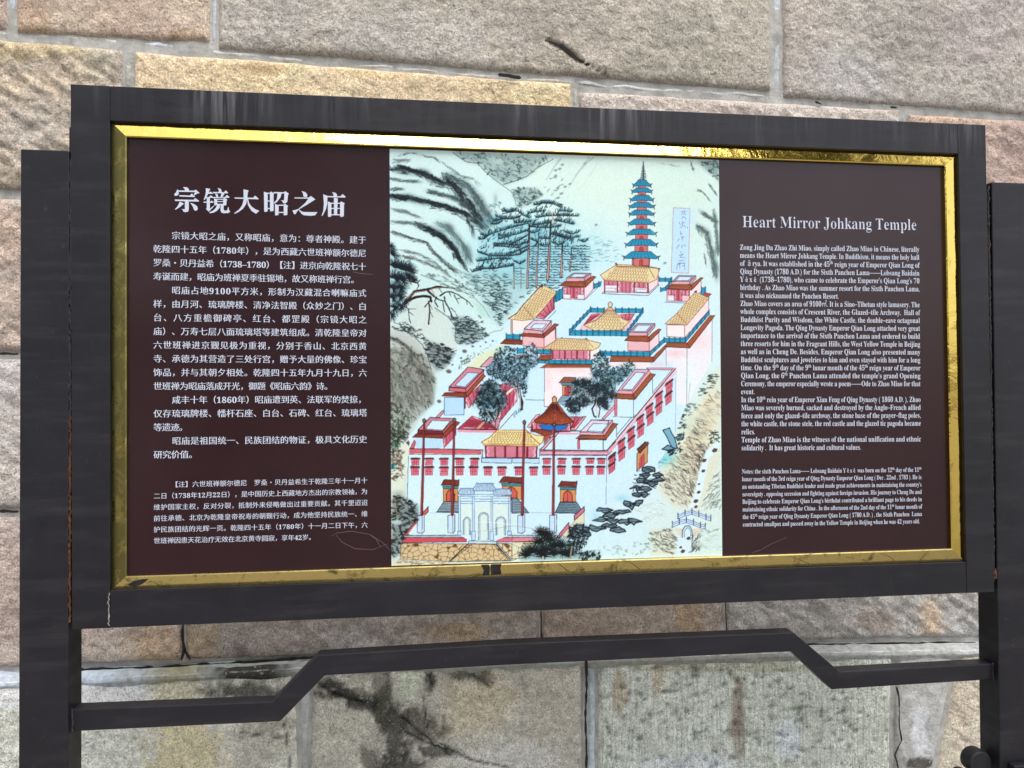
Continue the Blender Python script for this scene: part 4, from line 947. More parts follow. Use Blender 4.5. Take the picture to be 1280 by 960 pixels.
        s.P([f(0, .26), f(.14, .04), f(.2, 0), f(.9, .04), f(.98, 0), f(.96, .28), f(.5, .26)], (158, 70, 50), 1, (50, 26, 26), .8)
        for j in range(8): s.L([f(.18+j*.09, .06), f(.14+j*.09, .24)], (80, 26, 22), .5)
    s.T(*TE); 
    s.P([(345, 565), (395, 490), (500, 485), (510, 568)], (150, 172, 180), 1, INK, .8)
    for j in range(7): s.L([(348+j*8, 560-j*11), (505, 562-j*11)], INK, .45)
    gate(375, 335, 130, 155)
    s.P([(860, 560), (860, 480), (904, 470), (904, 570)], (150, 172, 180), 1, INK, .5); gate(785, 315, 170, 160)
    s.T(*TF)
    s.P([(0, 400), (40, 400), (135, 520), (0, 520)], (140, 166, 180), 1, INK, .9)
    for j in range(8): s.L([(0, 410+j*14), (45+j*11, 410+j*14)], INK, .45)
    s.P([(345, 520), (385, 432), (515, 432), (560, 500), (520, 522)], (120, 150, 164), 1, INK, .9)
    for j in range(7): s.L([(352+j*5, 512-j*12), (545-j*6, 512-j*12)], INK, .45)
    gate(368, 265, 155, 165)
    s.T(*TE); s.L([(140, 568), (900, 575)], (120, 120, 130), .4, .4, .7)
    s.T(*TF); s.L([(130, 515), (345, 520)], (120, 130, 140), .5, .4, .7)
    # forecourt walls and crazy-paved base
    s.T(*TE)
    s.P([(100, 735), (285, 525), (285, 560), (135, 735)], (226, 90, 90), 1, INK, .8)
    s.P([(140, 720), (250, 585), (904, 590), (904, 725)], (206, 230, 228), 1)
    s.crazy([(90, 785), (560, 790), (430, 915), (85, 895)], 46); s.crazy([(565, 790), (760, 795), (870, 905), (440, 915)], 46); s.crazy([(770, 785), (904, 790), (904, 900), (880, 905)], 16, (224, 206, 160))
    s.L([(570, 785), (430, 915), (870, 908), (765, 792)], INK, 1.1); s.L([(590, 795), (450, 905)], (80, 70, 60), .7); s.L([(745, 795), (850, 900)], (80, 70, 60), .7)
    s.P([(98, 742), (555, 745), (555, 775), (98, 782)], (226, 84, 96), 1, INK, .6); s.P([(98, 730), (570, 728), (570, 745), (98, 745)], (170, 186, 196), 1, INK, .7)
    s.P([(770, 745), (904, 745), (904, 775), (770, 778)], (232, 110, 126), 1, INK, .6); s.P([(765, 730), (904, 728), (904, 745), (768, 745)], (180, 196, 206), 1, INK, .7)
    s.P([(570, 768), (765, 772), (768, 790), (566, 788)], (196, 216, 220), 1, INK, .5)
    s.T(*TF)
    s.P([(0, 716), (205, 714), (205, 745), (0, 750)], (236, 130, 150), 1, INK, .6); s.P([(0, 698), (205, 698), (205, 714), (0, 716)], (180, 196, 206), 1, INK, .6)
    s.crazy([(0, 752), (200, 750), (110, 880), (0, 885)], 12, (222, 216, 180))
    # white marble archway
    s.T(*TE); MB = (196, 218, 238); MI = (72, 110, 160)
    s.P([(500, 450), (865, 455), (865, 725), (765, 765), (570, 765), (495, 720)], (206, 228, 238), 1)
    for x0, x1, y0, y1 in ((520, 600, 515, 730), (622, 735, 510, 760), (748, 852, 512, 728)):
        s.P([(x0, y0), (x1, y0), (x1, y1), (x0, y1)], (216, 230, 216), .8)
    for x0, x1, yt, yb in ((532, 582, 600, 725), (640, 710, 568, 760), (762, 830, 598, 728)):
        m = (x0+x1)/2
        for i in (0, 9): s.L([(x0+i, yb), (x0+i, yt+26), (x0+10+i*.6, yt+8+i), (m, yt+i), (x1-10-i*.6, yt+8+i), (x1-i, yt+26), (x1-i, yb)], MI, .9 if i == 0 else .5)
    for x in (505, 603, 733, 857):
        s.P([(x-7, 455), (x+7, 455), (x+7, 725), (x-7, 725)], MB, 1, MI, .5); s.P([(x-13, 700), (x+13, 700), (x+13, 765 if 590 < x < 740 else 728), (x-13, 765 if 590 < x < 740 else 728)], (190, 214, 240), 1, MI, .6)
    for x0, x1, y0 in ((512, 600, 455), (612, 735, 440), (745, 860, 455)):
        for j in (0, 14, 34, 50): s.L([(x0, y0+j), (x1, y0+j)], MI if j != 14 else (120, 150, 190), .6)
    def mroof(x0, x1, y0, y1, t):
        s.P([(x0, y1-8), (x0+t, y0), (x1-t, y0), (x1, y1-8), (x1-8, y1+4), (x0+8, y1+4)], MB, 1, MI, .8)
        n = int((x1-x0)/11)
        for j in range(n): u = (j+.5)/n; s.L([(x0+t+u*(x1-x0-2*t)+4, y0+3), (x0+6+u*(x1-x0-12), y1)], MI, .5)
    mroof(498, 612, 398, 440, 12); mroof(740, 875, 402, 442, 14); mroof(600, 760, 362, 412, 26)
    s.P([(622, 360), (628, 355), (636, 366)], MI); s.P([(738, 366), (745, 358), (752, 368)], MI)
    s.L([(620, 635), (760, 638), (900, 660)], (236, 240, 240), .6)
    # flag poles with stone plinths
    for T, x, y, xb, yb, px in ((TB, 243, 690, None, 0, 0),):
        pass
    s.T(*T5)
    for xt, yt, xb, yb, bx in ((230, 118, 215, 655, 208), (403, 115, 390, 655, 383), (802, 128, 790, 655, 783), (972, 140, 967, 655, 965)):
        s.P([(bx-18, 660), (bx+22, 655), (bx+22, 750), (bx+12, 762), (bx-18, 758)], (196, 218, 238), 1, (50, 60, 90), .7); s.L([(bx+10, 662), (bx+10, 760)], (50, 60, 90), .5)
        s.L([(xt, yt), (xb, yb)], (92, 24, 32), 2.6, 3.6); s.L([(xt-1, yt+4), (xb-1, yb-4)], (176, 66, 66), 1.2, 2.0)
        s.P([(xt-9, yt-4), (xt, yt-13), (xt+9, yt-4), (xt+6, yt+10), (xt-6, yt+10)], (140, 120, 90), 1, (40, 34, 40), 1)
    # steps of the red end wall
    s.T(*TF)
    s.P([(360, 712), (455, 595), (458, 640), (375, 725)], (226, 110, 140), 1, INK, .9); s.P([(498, 540), (578, 468), (580, 505), (500, 580)], (226, 110, 140), 1, INK, .9); s.P([(500, 582), (578, 510), (578, 600), (440, 720), (400, 700)], (226, 214, 176), .9, (120, 100, 70), .4)
    # ---- trees inside the castle
    s.T(*TA)
    s.foliage([(60, 30), (130, 0), (470, 0), (480, 60), (440, 130), (480, 190), (440, 300), (400, 150), (330, 180), (230, 140), (160, 90)], 190, (30, 36, 44))
    s.foliage([(30, 150), (150, 110), (200, 200), (280, 290), (230, 360), (260, 400), (190, 460), (120, 560), (20, 540), (0, 470), (0, 230)], 200, (22, 34, 42))
    for x, y in ((60, 220), (120, 200), (50, 300), (130, 290), (60, 380), (150, 360), (220, 330), (40, 460), (110, 460), (200, 400)): s.needles(x, y, 7, 16, (20, 34, 42), .7)
    s.L([(400, 60), (385, 180), (400, 280), (420, 340), (415, 410)], (50, 40, 44), 3.2, 3.8); s.L([(400, 90), (388, 180), (400, 280), (402, 400)], (210, 190, 190), 1.2, 1.6)
    s.L([(345, 60), (395, 170)], (60, 50, 54), 1.2); s.L([(170, 290), (165, 400), (165, 610)], (60, 50, 54), 1.6, 2.2); s.L([(168, 330), (163, 600)], (210, 196, 190), .7, 1); s.L([(70, 440), (150, 560)], (200, 180, 170), .9, .8); s.L([(210, 400), (150, 540)], (70, 60, 60), .9)
    s.dabs([(330, 470), (430, 390), (430, 420), (350, 490)], 14, (60, 130, 140), 3, 1.4, 1.2, .3, .8)
    s.T(*TD)
    s.foliage([(160, 780), (260, 740), (360, 760), (360, 860), (460, 900), (500, 960), (90, 960), (100, 920)], 150, (34, 40, 52))
    s.foliage([(460, 740), (530, 710), (570, 760), (590, 900), (560, 960), (440, 960), (430, 850)], 100, (56, 60, 74), (170, 180, 190))
    s.T(*T3)
    s.foliage([(740, 700), (800, 640), (1000, 600), (1110, 650), (1050, 720), (1040, 840), (960, 860), (860, 800), (760, 750)], 170, (32, 38, 48))
    s.dabs([(700, 800), (800, 760), (900, 870), (880, 960), (650, 960)], 130, (22, 38, 44), 3, 1.2, 1.2, .9, .95)
    s.foliage([(650, 960), (700, 850), (780, 780), (850, 860), (900, 960), (860, 1000), (640, 990)], 90, (24, 38, 44))
    for x, y in ((700, 880), (760, 830), (800, 880), (760, 930), (830, 950), (700, 950)): s.needles(x, y, 8, 18, (20, 36, 44), .7)
    s.T(*T4)
    s.foliage([(310, 600), (360, 580), (420, 640), (420, 700), (480, 690), (560, 640), (610, 690), (580, 730), (500, 800), (400, 830), (290, 750), (280, 700)], 190, (34, 52, 54), (110, 170, 180))
    s.foliage([(140, 800), (190, 770), (300, 780), (420, 800), (480, 880), (450, 960), (150, 970), (120, 900)], 130, (34, 46, 54), (150, 190, 206))
    for x, y in ((190, 810), (260, 800), (330, 820), (400, 830), (220, 900), (300, 890), (380, 890), (440, 890), (170, 870), (260, 940), (350, 940)): s.needles(x, y, 8.5, 20, (34, 46, 56), .7)
    s.L([(380, 660), (385, 720)], (150, 110, 100), 1); s.L([(455, 760), (460, 850)], (110, 70, 64), 1.4); s.L([(490, 760), (460, 800)], (110, 80, 74), .8)
    s.T(*TA)
    s.foliage([(930, 130), (1000, 110), (1150, 150), (1280, 140), (1280, 300), (1200, 280), (1120, 240), (1000, 230), (940, 200)], 110, (24, 36, 44))
    s.foliage([(850, 330), (950, 280), (1060, 290), (1120, 350), (1060, 380), (960, 460), (880, 430)], 80, (34, 46, 54))
    s.foliage([(1180, 300), (1280, 290), (1280, 420), (1200, 390)], 40, (34, 46, 54))
    for x, y in ((970, 150), (1050, 160), (1150, 190), (1230, 190), (900, 370), (960, 340), (1040, 330), (940, 420), (1230, 340), (1100, 230)): s.needles(x, y, 9, 20, (26, 38, 46), .7)
    s.L([(1170, 240), (1150, 360), (1120, 410), (1140, 480), (1160, 490)], (70, 44, 44), 1.6, 2); s.L([(1165, 250), (1170, 350), (1200, 410), (1185, 490)], (110, 70, 64), 1.6, 1.4); s.L([(1170, 300), (1160, 380), (1170, 470)], (226, 200, 196), 1.4)
    s.L([(1000, 370), (1080, 370)], (90, 50, 44), 1.6)
    s.T(*TG)
    for x, y in ((60, 300), (110, 290), (40, 220), (110, 200), (160, 240), (130, 350), (30, 60), (90, 60), (180, 50), (260, 60), (160, 110)): s.needles(x, y, 8, 18, (32, 46, 54), .7)
    s.foliage([(20, 20), (380, 0), (320, 90), (250, 150), (180, 200), (90, 120)], 90, (34, 52, 54), (110, 170, 180))
    # ---- dark clumps of cloud-shaped shrubs, bottom
    def clouds(c, n, rx, ry, T, seed):
        s.T(*T); r = np.random.RandomState(seed)
        for (x, y) in c:
            pts = []
            for j in range(9):
                a = j/9*6.283; q = 1+.28*r.randn(); pts.append((x+math.cos(a)*rx*q, y+math.sin(a)*ry*q*(.8 if j % 2 else 1.1)))
            s.cloudrock(pts)
    clouds([(290, 630), (345, 655), (400, 640), (290, 680), (350, 690), (420, 700), (460, 695), (250, 735), (375, 740), (330, 715)], 9, 40, 15, T6, 3)
    clouds([(450, 600), (490, 590), (430, 595)], 9, 26, 16, T6, 5)
    clouds([(560, 400), (600, 430), (530, 430), (510, 460), (550, 470), (480, 500), (530, 510), (570, 480), (520, 540), (490, 540), (610, 460), (540, 400)], 9, 28, 14, T6, 8)
    s.T(*T6); s.dabs([(480, 400), (640, 400), (600, 500), (540, 560), (460, 540)], 60, (30, 40, 54), 2.6, 1.2, .1, .5, .8)
    s.W(400, 560, 40, 20, (130, 206, 226), .5); s.W(250, 660, 30, 40, (150, 210, 216), .5)
    s.T(*TF)
    s.foliage([(450, 680), (480, 620), (560, 600), (620, 640), (620, 700), (560, 800), (500, 850), (430, 840)], 160, (18, 22, 22), (120, 134, 128))
    clouds([(480, 650), (540, 630), (590, 650), (500, 690), (560, 690), (600, 690)], 9, 34, 18, TF, 2)
    s.T(*TF)
    s.P([(70, 810), (190, 760), (200, 660), (260, 640), (300, 660), (420, 740), (460, 830), (520, 830), (600, 830), (710, 840), (700, 890), (60, 900)], (90, 130, 130), .5)
    for x, y, r in ((230, 680, 9), (270, 700, 10), (300, 740, 11), (340, 790, 11), (220, 760, 11), (150, 830, 11), (110, 860, 9), (200, 840, 12), (270, 820, 12), (330, 850, 11), (390, 790, 11), (410, 850, 10), (250, 870, 9), (450, 860, 8)):
        s.needles(x, y, r*1.25, 20, (10, 18, 20), 1.0, -3.2, .15)
        s.needles(x, y, r*.6, 6, (16, 26, 28), .9, 0, 3.1)
    s.dabs([(540, 840), (620, 820), (710, 840), (700, 885), (540, 890)], 40, (14, 26, 28), 3, 2, -1.2, .4, .95); s.dabs([(440, 760), (600, 760), (560, 850), (450, 850)], 50, (20, 30, 30), 3, 1.4, 1.3, .4, .9)
    s.L([(480, 790), (465, 885)], (150, 140, 130), 2); s.L([(248, 870), (250, 895)], (190, 190, 186), 1.8)
    # ---- left bank, bottom
    s.T(*TE)
    s.dabs([(25, 0), (150, 0), (130, 70), (60, 110), (25, 110)], 70, (74, 82, 70), 3.4, 2.0, .4, .6, .7, 18)
    s.dabs([(25, 110), (110, 120), (120, 230), (110, 330), (25, 350)], 90, (112, 88, 72), 3, 2.2, .3, .6, .75, 20)
    s.dabs([(25, 0), (100, 0), (80, 160), (25, 180)], 30, (40, 56, 46), 3, 2.0, .4, .6, .7); s.W(50, 90, 24, 14, (60, 120, 76), .6)
    s.P([(22, 220), (60, 225), (40, 240), (62, 262), (22, 262)], (20, 110, 124), .9); s.P([(128, 75), (145, 60), (152, 75), (148, 98)], (150, 90, 80), 1, INK, .4)
    cl = [(25, 470), (70, 440), (130, 470), (215, 520), (215, 620), (160, 660), (130, 720), (100, 780), (80, 870), (25, 900)]
    s.P(cl, (90, 100, 96), .6); s.dabs(cl, 150, (38, 40, 42), 4.2, 2.2, .2, .5, .85, 12); s.dabs(cl, 36, (140, 150, 146), 3.4, 1.6, .2, .5, .7)
    s.W(70, 430, 50, 20, (150, 160, 150), .5); s.W(60, 640, 34, 22, (196, 224, 226), .8, 0, 2); s.W(50, 760, 20, 30, (120, 120, 100), .5)
    s.P([(22, 905), (85, 900), (430, 920), (870, 915), (904, 905), (904, 960), (22, 960)], (216, 204, 170), .8)
    s.dabs([(80, 900), (430, 915), (430, 940), (60, 930)], 50, (150, 124, 90), 4, 1.6, .1, .3, .6)
    # ---- paper fibre and print grain
    h, w = s.h, s.w
    g = rng.randn(h//3+1, w//3+1).astype(np.float32).repeat(3, 0).repeat(3, 1)[:h, :w]
    s.im += (g*.011)[:, :, None]
    L = s.im.mean(2, keepdims=True); L2 = np.clip(L*1.20-.135, .03, 1)
    return np.clip(L2+(s.im-L)*.92, .02, .99)
# ---------------------------------------------------------------- the stone wall behind the sign
WY = 0.45                     # depth of the wall face behind the sign
PLY = 0.418                   # the plinth stands a little proud of it
wall = tag(empty('stone_wall', (0, WY+.02, 0)), 'tall wall of large rough sandstone blocks with grey mortar joints behind the sign', 'wall')

def seg_dist(X, Z, pts):
    d = np.full(X.shape, 9.0)
    for (ax, az), (bx, bz) in zip(pts[:-1], pts[1:]):
        dx, dz = bx-ax, bz-az; t = np.clip(((X-ax)*dx+(Z-az)*dz)/(dx*dx+dz*dz+1e-12), 0, 1)
        d = np.minimum(d, np.hypot(X-ax-t*dx, Z-az-t*dz))
    return d
SEED = [11]
def stone(q, col, mat=M_STONE, Y=WY, res=.005, bulge=.012, rough=.006, tint=None, patches=(), cracks=(), pits=0, name='stone', diag=0.0, world=False, wob=.0022, vary=.13, back=.035, edge=.008):
    """q: corners tl tr br bl (photo positions on the plane y = Y, or x,z in metres);
    patches: (px, py, rx, ry, colour, strength); cracks: (points, width in px, depth)"""
    SEED[0] += 7; s = SEED[0]
    Q = np.array([[a, b] for a, b in q], float) if world else np.array([at(a, b, Y)[[0, 2]] for a, b in q])
    tl, tr, br, bl = Q
    L = max(np.hypot(*(tr-tl)), .03); H = max(np.hypot(*(tl-bl)), .03)
    nx, ny = max(5, int(L/res)+1), max(5, int(H/res)+1)
    # rows denser near the edge so that the arris reads as a rough broken line
    u = np.linspace(0, 1, nx)[None, :]; v = np.linspace(0, 1, ny)[:, None]
    X = (tl[0]*(1-u)+tr[0]*u)*(1-v)+(bl[0]*(1-u)+br[0]*u)*v
    Z = (tl[1]*(1-u)+tr[1]*u)*(1-v)+(bl[1]*(1-u)+br[1]*u)*v
    eu = np.minimum(u, 1-u)*L; ev = np.minimum(v, 1-v)*H
    ed = np.minimum(eu+0*ev, ev+0*eu)
    # uneven outline
    X = X+wob*fbm(X*22, Z*22, s+1, 3)*np.exp(-ed/.02); Z = Z+wob*1.3*fbm(X*20+5, Z*20, s+2, 3)*np.exp(-ed/.02)
    er = np.clip(ed/edge*(1+.5*fbm(X*30, Z*30, s+3, 3)), 0, None)
    D = bulge*(1-np.exp(-er*1.6))
    a = (X+Z*.8)*diag
    n1 = fbm(X*7+3, Z*7, s+4, 3); n2 = fbm(X*38+a*0, Z*38, s+5, 4, .6)
    D = D+(n1*rough*.9+n2*rough*.75)*np.clip(ed/.02, .15, 1)
    D = D+rough*.55*(.5-np.abs(fbm(X*13, Z*17, s+20, 3)))*np.clip(ed/.03, 0, 1)
    if diag:
        p = (X*.55+Z*.83); r = (X*.83-Z*.55)
        D = D+rough*.75*fbm(p*70, r*16, s+9, 3)*np.clip(ed/.02, 0, 1)
    rough = rough*1.45 if name == 'stone' else rough
    C = np.ones(X.shape+(3,))*lin(col)
    if tint is not None:
        k = np.clip(.5+1.3*fbm(X*4.5, Z*4.5, s+6, 4), 0, 1)[..., None]; C = C*(1-k)+lin(tint)*k
    C = C*(1+vary*fbm(X*9, Z*9, s+7, 4)+vary*.9*fbm(X*45, Z*45, s+8, 4, .65))[..., None]
    C = C*(1+.10*np.clip(n2, -1, 1))[..., None]
    P = np.stack([X, np.full(X.shape, Y), Z], -1).reshape(-1, 3)
    px, py = to_px(P); px = px.reshape(X.shape); py = py.reshape(X.shape)
    for (cx, cy, rx, ry, pc, st) in patches:
        dd = np.sqrt(((px-cx)/rx)**2+((py-cy)/ry)**2)+.42*fbm(X*14, Z*14, s+12, 4, .6)+.62*fbm(X*55, Z*40, s+16, 4, .75)
        k = (np.clip((1.15-dd)/.5, 0, 1)*st)[..., None]; C = C*(1-k)+lin(pc)*(1+.16*fbm(X*60, Z*60, s+13, 3))[..., None]*k
    for pts, wd, dep in cracks:
        w_ = np.array([at(a_, b_, Y)[[0, 2]] for a_, b_ in pts])
        dd = seg_dist(X+.003*fbm(X*60, Z*60, s+14, 3), Z+.003*fbm(X*60+9, Z*60, s+15, 3), w_)/(wd*.0019)
        k = np.exp(-dd**2*1.5); D = D-dep*k; C = C*(1-.72*k[..., None])
    if pits:
        rr = np.random.RandomState(s)
        for _ in range(pits):
            cx, cz = X.min()+rr.rand()*(X.max()-X.min()), Z.min()+rr.rand()*(Z.max()-Z.min())
            rx, rz = .004+.009*rr.rand()**2, .003+.004*rr.rand(); an = -.5*rr.rand()
            i0 = np.searchsorted(X[0], cx-.03); i1 = np.searchsorted(X[0], cx+.03)
            sl_ = (slice(None), slice(max(i0-1, 0), i1+1)); dx, dz = X[sl_]-cx, Z[sl_]-cz
            e = ((dx*math.cos(an)-dz*math.sin(an))/rx)**2+((dz*math.cos(an)+dx*math.sin(an))/rz)**2
            k = np.exp(-e*1.2); D[sl_] -= .006*k; C[sl_] *= (1-.42*k[..., None])
    C *= (.55+.45*np.clip(ed/.006+.3, 0, 1))[..., None]*1.0 if False else 1.0
    V = np.stack([X, Y+.012-D, Z], -1).reshape(-1, 3)
    cols = np.clip(C*((np.array([1.50, 1.50, 1.47])*(1.42 if Y < WY-.01 else 1.0)) if name == 'stone' else 1.5), .01, .9).reshape(-1, 3)
    F = grid_faces(nx, ny)[:, ::-1]
    # sides of the block, going back into the wall
    ring = np.concatenate([np.arange(nx), np.arange(1, ny)*nx+nx-1, (ny-1)*nx+np.arange(nx-2, -1, -1), np.arange(ny-2, 0, -1)*nx])
    B = V[ring].copy(); B[:, 1] = Y+back; n0 = len(V); m = len(ring)
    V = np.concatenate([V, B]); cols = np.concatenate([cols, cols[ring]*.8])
    k = np.arange(m); S = np.stack([ring, ring[(k+1) % m], n0+(k+1) % m, n0+k], 1)[:, ::-1]
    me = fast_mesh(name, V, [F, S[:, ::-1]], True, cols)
    return link(name, me, mat, wall)

# mortar bed between and behind the blocks
def mortar_sheet(x0, x1, z0, z1, Y, res, name='mortar'):
    nx, nz = int((x1-x0)/res), int((z1-z0)/res)
    X, Z = np.meshgrid(np.linspace(x0, x1, nx), np.linspace(z1, z0, nz))
    D = .003*fbm(X*14, Z*14, 3, 4, .6)
    V = np.stack([X, Y-D, Z], -1).reshape(-1, 3)
    return link(name, fast_mesh(name, V, grid_faces(nx, nz)[:, ::-1], True), M_MORTAR, wall)
mortar_sheet(-2.3, 2.3, .30, 2.75, WY+.0095, .009)
box('mortar', (-6, WY+.014, 0), (6, WY+.5, 4.4), M_MORTAR, wall, 0)

G = lambda *a: a
row2 = lambda x: 42+.0805*(x-20); row3 = lambda x: 242+.054*x; row4 = lambda x: 443+.024*x; row5 = lambda x: 642-.006*x
def r6(x): return float(np.interp(x, [-260, 105, 370, 985, 1220, 1500], [848, 836, 823, 804, 801, 795]))
g = 4.5
# top course
stone([(-260, -170), (4, -160), (8, 36), (-260, 18)], (168, 150, 140), res=.007)
stone([(17, -160), (262, -158), (262, 52), (18, 39)], (174, 154, 140), tint=(186, 170, 153), rough=.005,
      patches=[(40, 20, 30, 30, (170, 140, 112), .5), (235, 45, 30, 14, (176, 148, 120), .5), (60, 5, 50, 16, (140, 122, 114), .4)])
stone([(271, -158), (962, -150), (966, 114), (272, 60)], (164, 157, 148), tint=(174, 165, 153), rough=.006,
      patches=[(700, 30, 130, 40, (146, 138, 130), .5), (520, 50, 120, 40, (176, 172, 170), .4), (850, 60, 70, 50, (140, 136, 126), .5), (330, 30, 60, 50, (164, 160, 160), .4)],
      cracks=[([(684, 50), (700, 56), (714, 68), (722, 74)], 2.6, .014), ([(722, 74), (738, 82), (760, 94)], 1.3, .006), ([(300, 70), (312, 74)], 3, .01), ([(620, 92), (636, 96)], 2.5, .01)])
stone([(978, -150), (1500, -150), (1500, 158), (980, 121)], (168, 161, 154), tint=(176, 166, 158), rough=.0065,
      patches=[(1060, 90, 60, 40, (176, 174, 174), .5), (1130, 50, 60, 50, (144, 138, 132), .5), (1230, 30, 60, 60, (168, 156, 156), .5)])
# second course
stone([(-260, 27), (152, 60), (152, 242), (-260, 226)], (188, 172, 150), M_DIAG, tint=(176, 166, 158), rough=.009, diag=1,
      patches=[(40, 60, 70, 16, (194, 176, 138), .7), (125, 80, 30, 30, (178, 170, 150), .6), (50, 150, 60, 40, (168, 162, 160), .5)])
stone([(166, 62), (715, 103), (715, 276), (166, 246)], (202, 182, 148), tint=(198, 178, 150), rough=.005,
      patches=[(330, 85, 30, 9, (168, 140, 104), .6), (470, 92, 60, 8, (206, 180, 136), .5), (600, 100, 60, 12, (196, 176, 146), .5)])
stone([(724, 112), (1127, 136), (1127, 296), (724, 277)], (174, 162, 154), tint=(182, 172, 164), rough=.006, diag=.6,
      patches=[(1040, 133, 60, 10, (188, 178, 172), .5)], cracks=[([(1018, 128), (1026, 133)], 2.4, .01)])
stone([(1137, 141), (1500, 162), (1500, 318), (1137, 297)], (184, 160, 146), tint=(170, 150, 142), rough=.006, diag=.8,
      patches=[(1190, 145, 50, 10, (190, 162, 138), .7), (1270, 190, 30, 60, (158, 138, 134), .5)])
# third, fourth and fifth courses (mostly hidden by the sign)
def course(xs, top, bot, cols, **kw):
    for i, (a, b) in enumerate(zip(xs[:-1], xs[1:])):
        stone([(a+g*.9, top(a)+g), (b-g*.9, top(b)+g), (b-g*.9, bot(b)-g), (a+g*.9, bot(a)-g)], cols[i], res=.008, **kw)
stone([(-260, row3(-260)+g), (416, row3(416)+g), (416, row4(416)-g), (-260, row4(-260)-g)], (192, 172, 160), M_DIAG, tint=(180, 168, 160), rough=.008, diag=1, res=.007,
      patches=[(5, 290, 40, 40, (196, 168, 152), .6)])
course([420, 904, 1500], row3, row4, [(170, 160, 150), (176, 164, 154)])
stone([(-260, row4(-260)+g), (246, row4(246)+g), (246, row5(246)-g-2), (-260, row5(-260)-g-2)], (176, 172, 174), tint=(186, 178, 172), rough=.007, diag=.6, res=.007)
course([250, 764, 1254, 1500], row4, row5, [(170, 160, 150), (160, 152, 146), (176, 164, 154)])
stone([(-260, row5(-260)+g), (227, row5(224)+g), (227, r6(224)-g*.7), (-260, r6(-260)-g*.7)], (170, 156, 150), tint=(180, 168, 158), rough=.0065,
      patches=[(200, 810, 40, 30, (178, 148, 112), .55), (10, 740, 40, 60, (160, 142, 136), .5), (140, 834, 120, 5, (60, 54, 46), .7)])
stone([(230.5, row5(234)+g), (675.5, row5(672)+g), (675.5, r6(672)-g*.7), (230.5, r6(234)-g*.7)], (150, 142, 136), tint=(162, 152, 144), rough=.007,
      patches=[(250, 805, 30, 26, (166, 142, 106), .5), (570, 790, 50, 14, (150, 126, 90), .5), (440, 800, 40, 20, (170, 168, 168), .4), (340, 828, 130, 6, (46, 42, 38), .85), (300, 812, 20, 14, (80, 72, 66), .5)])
stone([(678, row5(681)+g), (906, row5(904)+g), (906, r6(904)-g*.7), (678, r6(681)-g*.7)], (150, 138, 128), tint=(160, 148, 138), rough=.007,
      patches=[(860, 770, 20, 24, (166, 138, 104), .5), (740, 780, 50, 20, (130, 116, 106), .5)])
stone([(908.5, row5(911)+g), (1500, row5(1500)+g), (1500, r6(1500)-g*.7), (908.5, r6(911)-g*.7)], (168, 164, 161), M_DIAG, tint=(174, 170, 165), rough=.008, diag=1,
      patches=[(1162, 770, 13, 26, (194, 170, 142), .7), (1172, 788, 20, 10, (190, 168, 144), .6), (1095, 775, 24, 16, (136, 118, 104), .5), (1200, 790, 30, 12, (188, 188, 190), .5), (1128, 798, 14, 6, (206, 206, 202), .6), (960, 790, 40, 14, (140, 132, 124), .4)])
# ---- plinth
ledge_px = [-260, -100, 0, 105, 250, 370, 600, 985, 1220, 1500]
PLZ = []
def ledge():
    nx = 900; xs = np.linspace(-260, 1500, nx); rows = []
    prof = [(WY+.012, 0.0), (WY-.006, -.002), (WY-.014, -.004), (PLY+.010, -.007), (PLY+.002, -.011), (PLY-.001, -.018), (PLY+.006, -.034)]
    V = []; Cc = []
    k_ = np.linspace(0, len(prof)-1, 26); prof = list(zip(np.interp(k_, range(len(prof)), [a for a, b in prof]), np.interp(k_, range(len(prof)), [b for a, b in prof])))
    for j, (y, dz) in enumerate(prof):
        j = j*.27; jj = int(j/.27+.5)
        P = np.array([at(x, r6(x)+1.5, WY) for x in xs]); X = P[:, 0]; Z = P[:, 2]+dz
        n = fbm(X*18, Z*30, 5, 4)
        V.append(np.stack([X, y+.0035*n*(j > 0)-.002*(j > 0), Z+.0035*fbm(X*26, np.full(nx, j*.6), 9, 4)], -1))
        px, py = to_px(V[-1])
        c = np.ones((nx, 3))*lin((152, 156, 152)); 
        def mixp(c, k, col): k = np.clip(k, 0, 1)[:, None]; return c*(1-k)+lin(col)*k
        nn = .5*fbm(X*14, Z*14, 21, 4)+.5*fbm(X*60, Z*60, 22, 4, .7)
        c = mixp(c, (200-px)/50+nn*2, (176, 186, 198)); c = mixp(c, np.clip(1-abs(px-225)/50, 0, 1)*1.2+nn, (150, 146, 122))
        c = mixp(c, (1-abs(px-310)/66)*2*(j > 2)+nn*(j > 2), (58, 56, 50)); c = mixp(c, (px-700)/100, (150, 150, 142)); c = mixp(c, (px-960)/60, (164, 166, 164))
        if 3.8 < j < 4.4: c = mixp(c, .35+nn*2, (206, 208, 208))
        Cc.append(c*(1+.25*fbm(X*50, Z*90, 31, 4, .7))[:, None])
    V = np.concatenate(V); F = grid_faces(nx, len(prof))
    link('mortar_ledge', fast_mesh('mortar_ledge', V, F[:, ::-1], True, np.clip(np.concatenate(Cc), .02, .9)), M_PATCH, wall)
ledge()
box('mortar', (-6, PLY+.018, 0), (6, WY+.2, .70), M_MORTAR, wall, 0)
mortar_sheet(-2.0, 2.2, .28, .775, PLY+.010, .009)
def pt(x, off=0):      # where the plinth blocks begin, photo height on the plinth plane
    z = at(x, r6(x)+1.5, WY)[2]-.014
    X = at(x, r6(x), WY)[0]; P = np.array([[X, PLY, z]]); return float(to_px(P)[1][0])+off
def plinth_x(x): return x
BOT = 1050
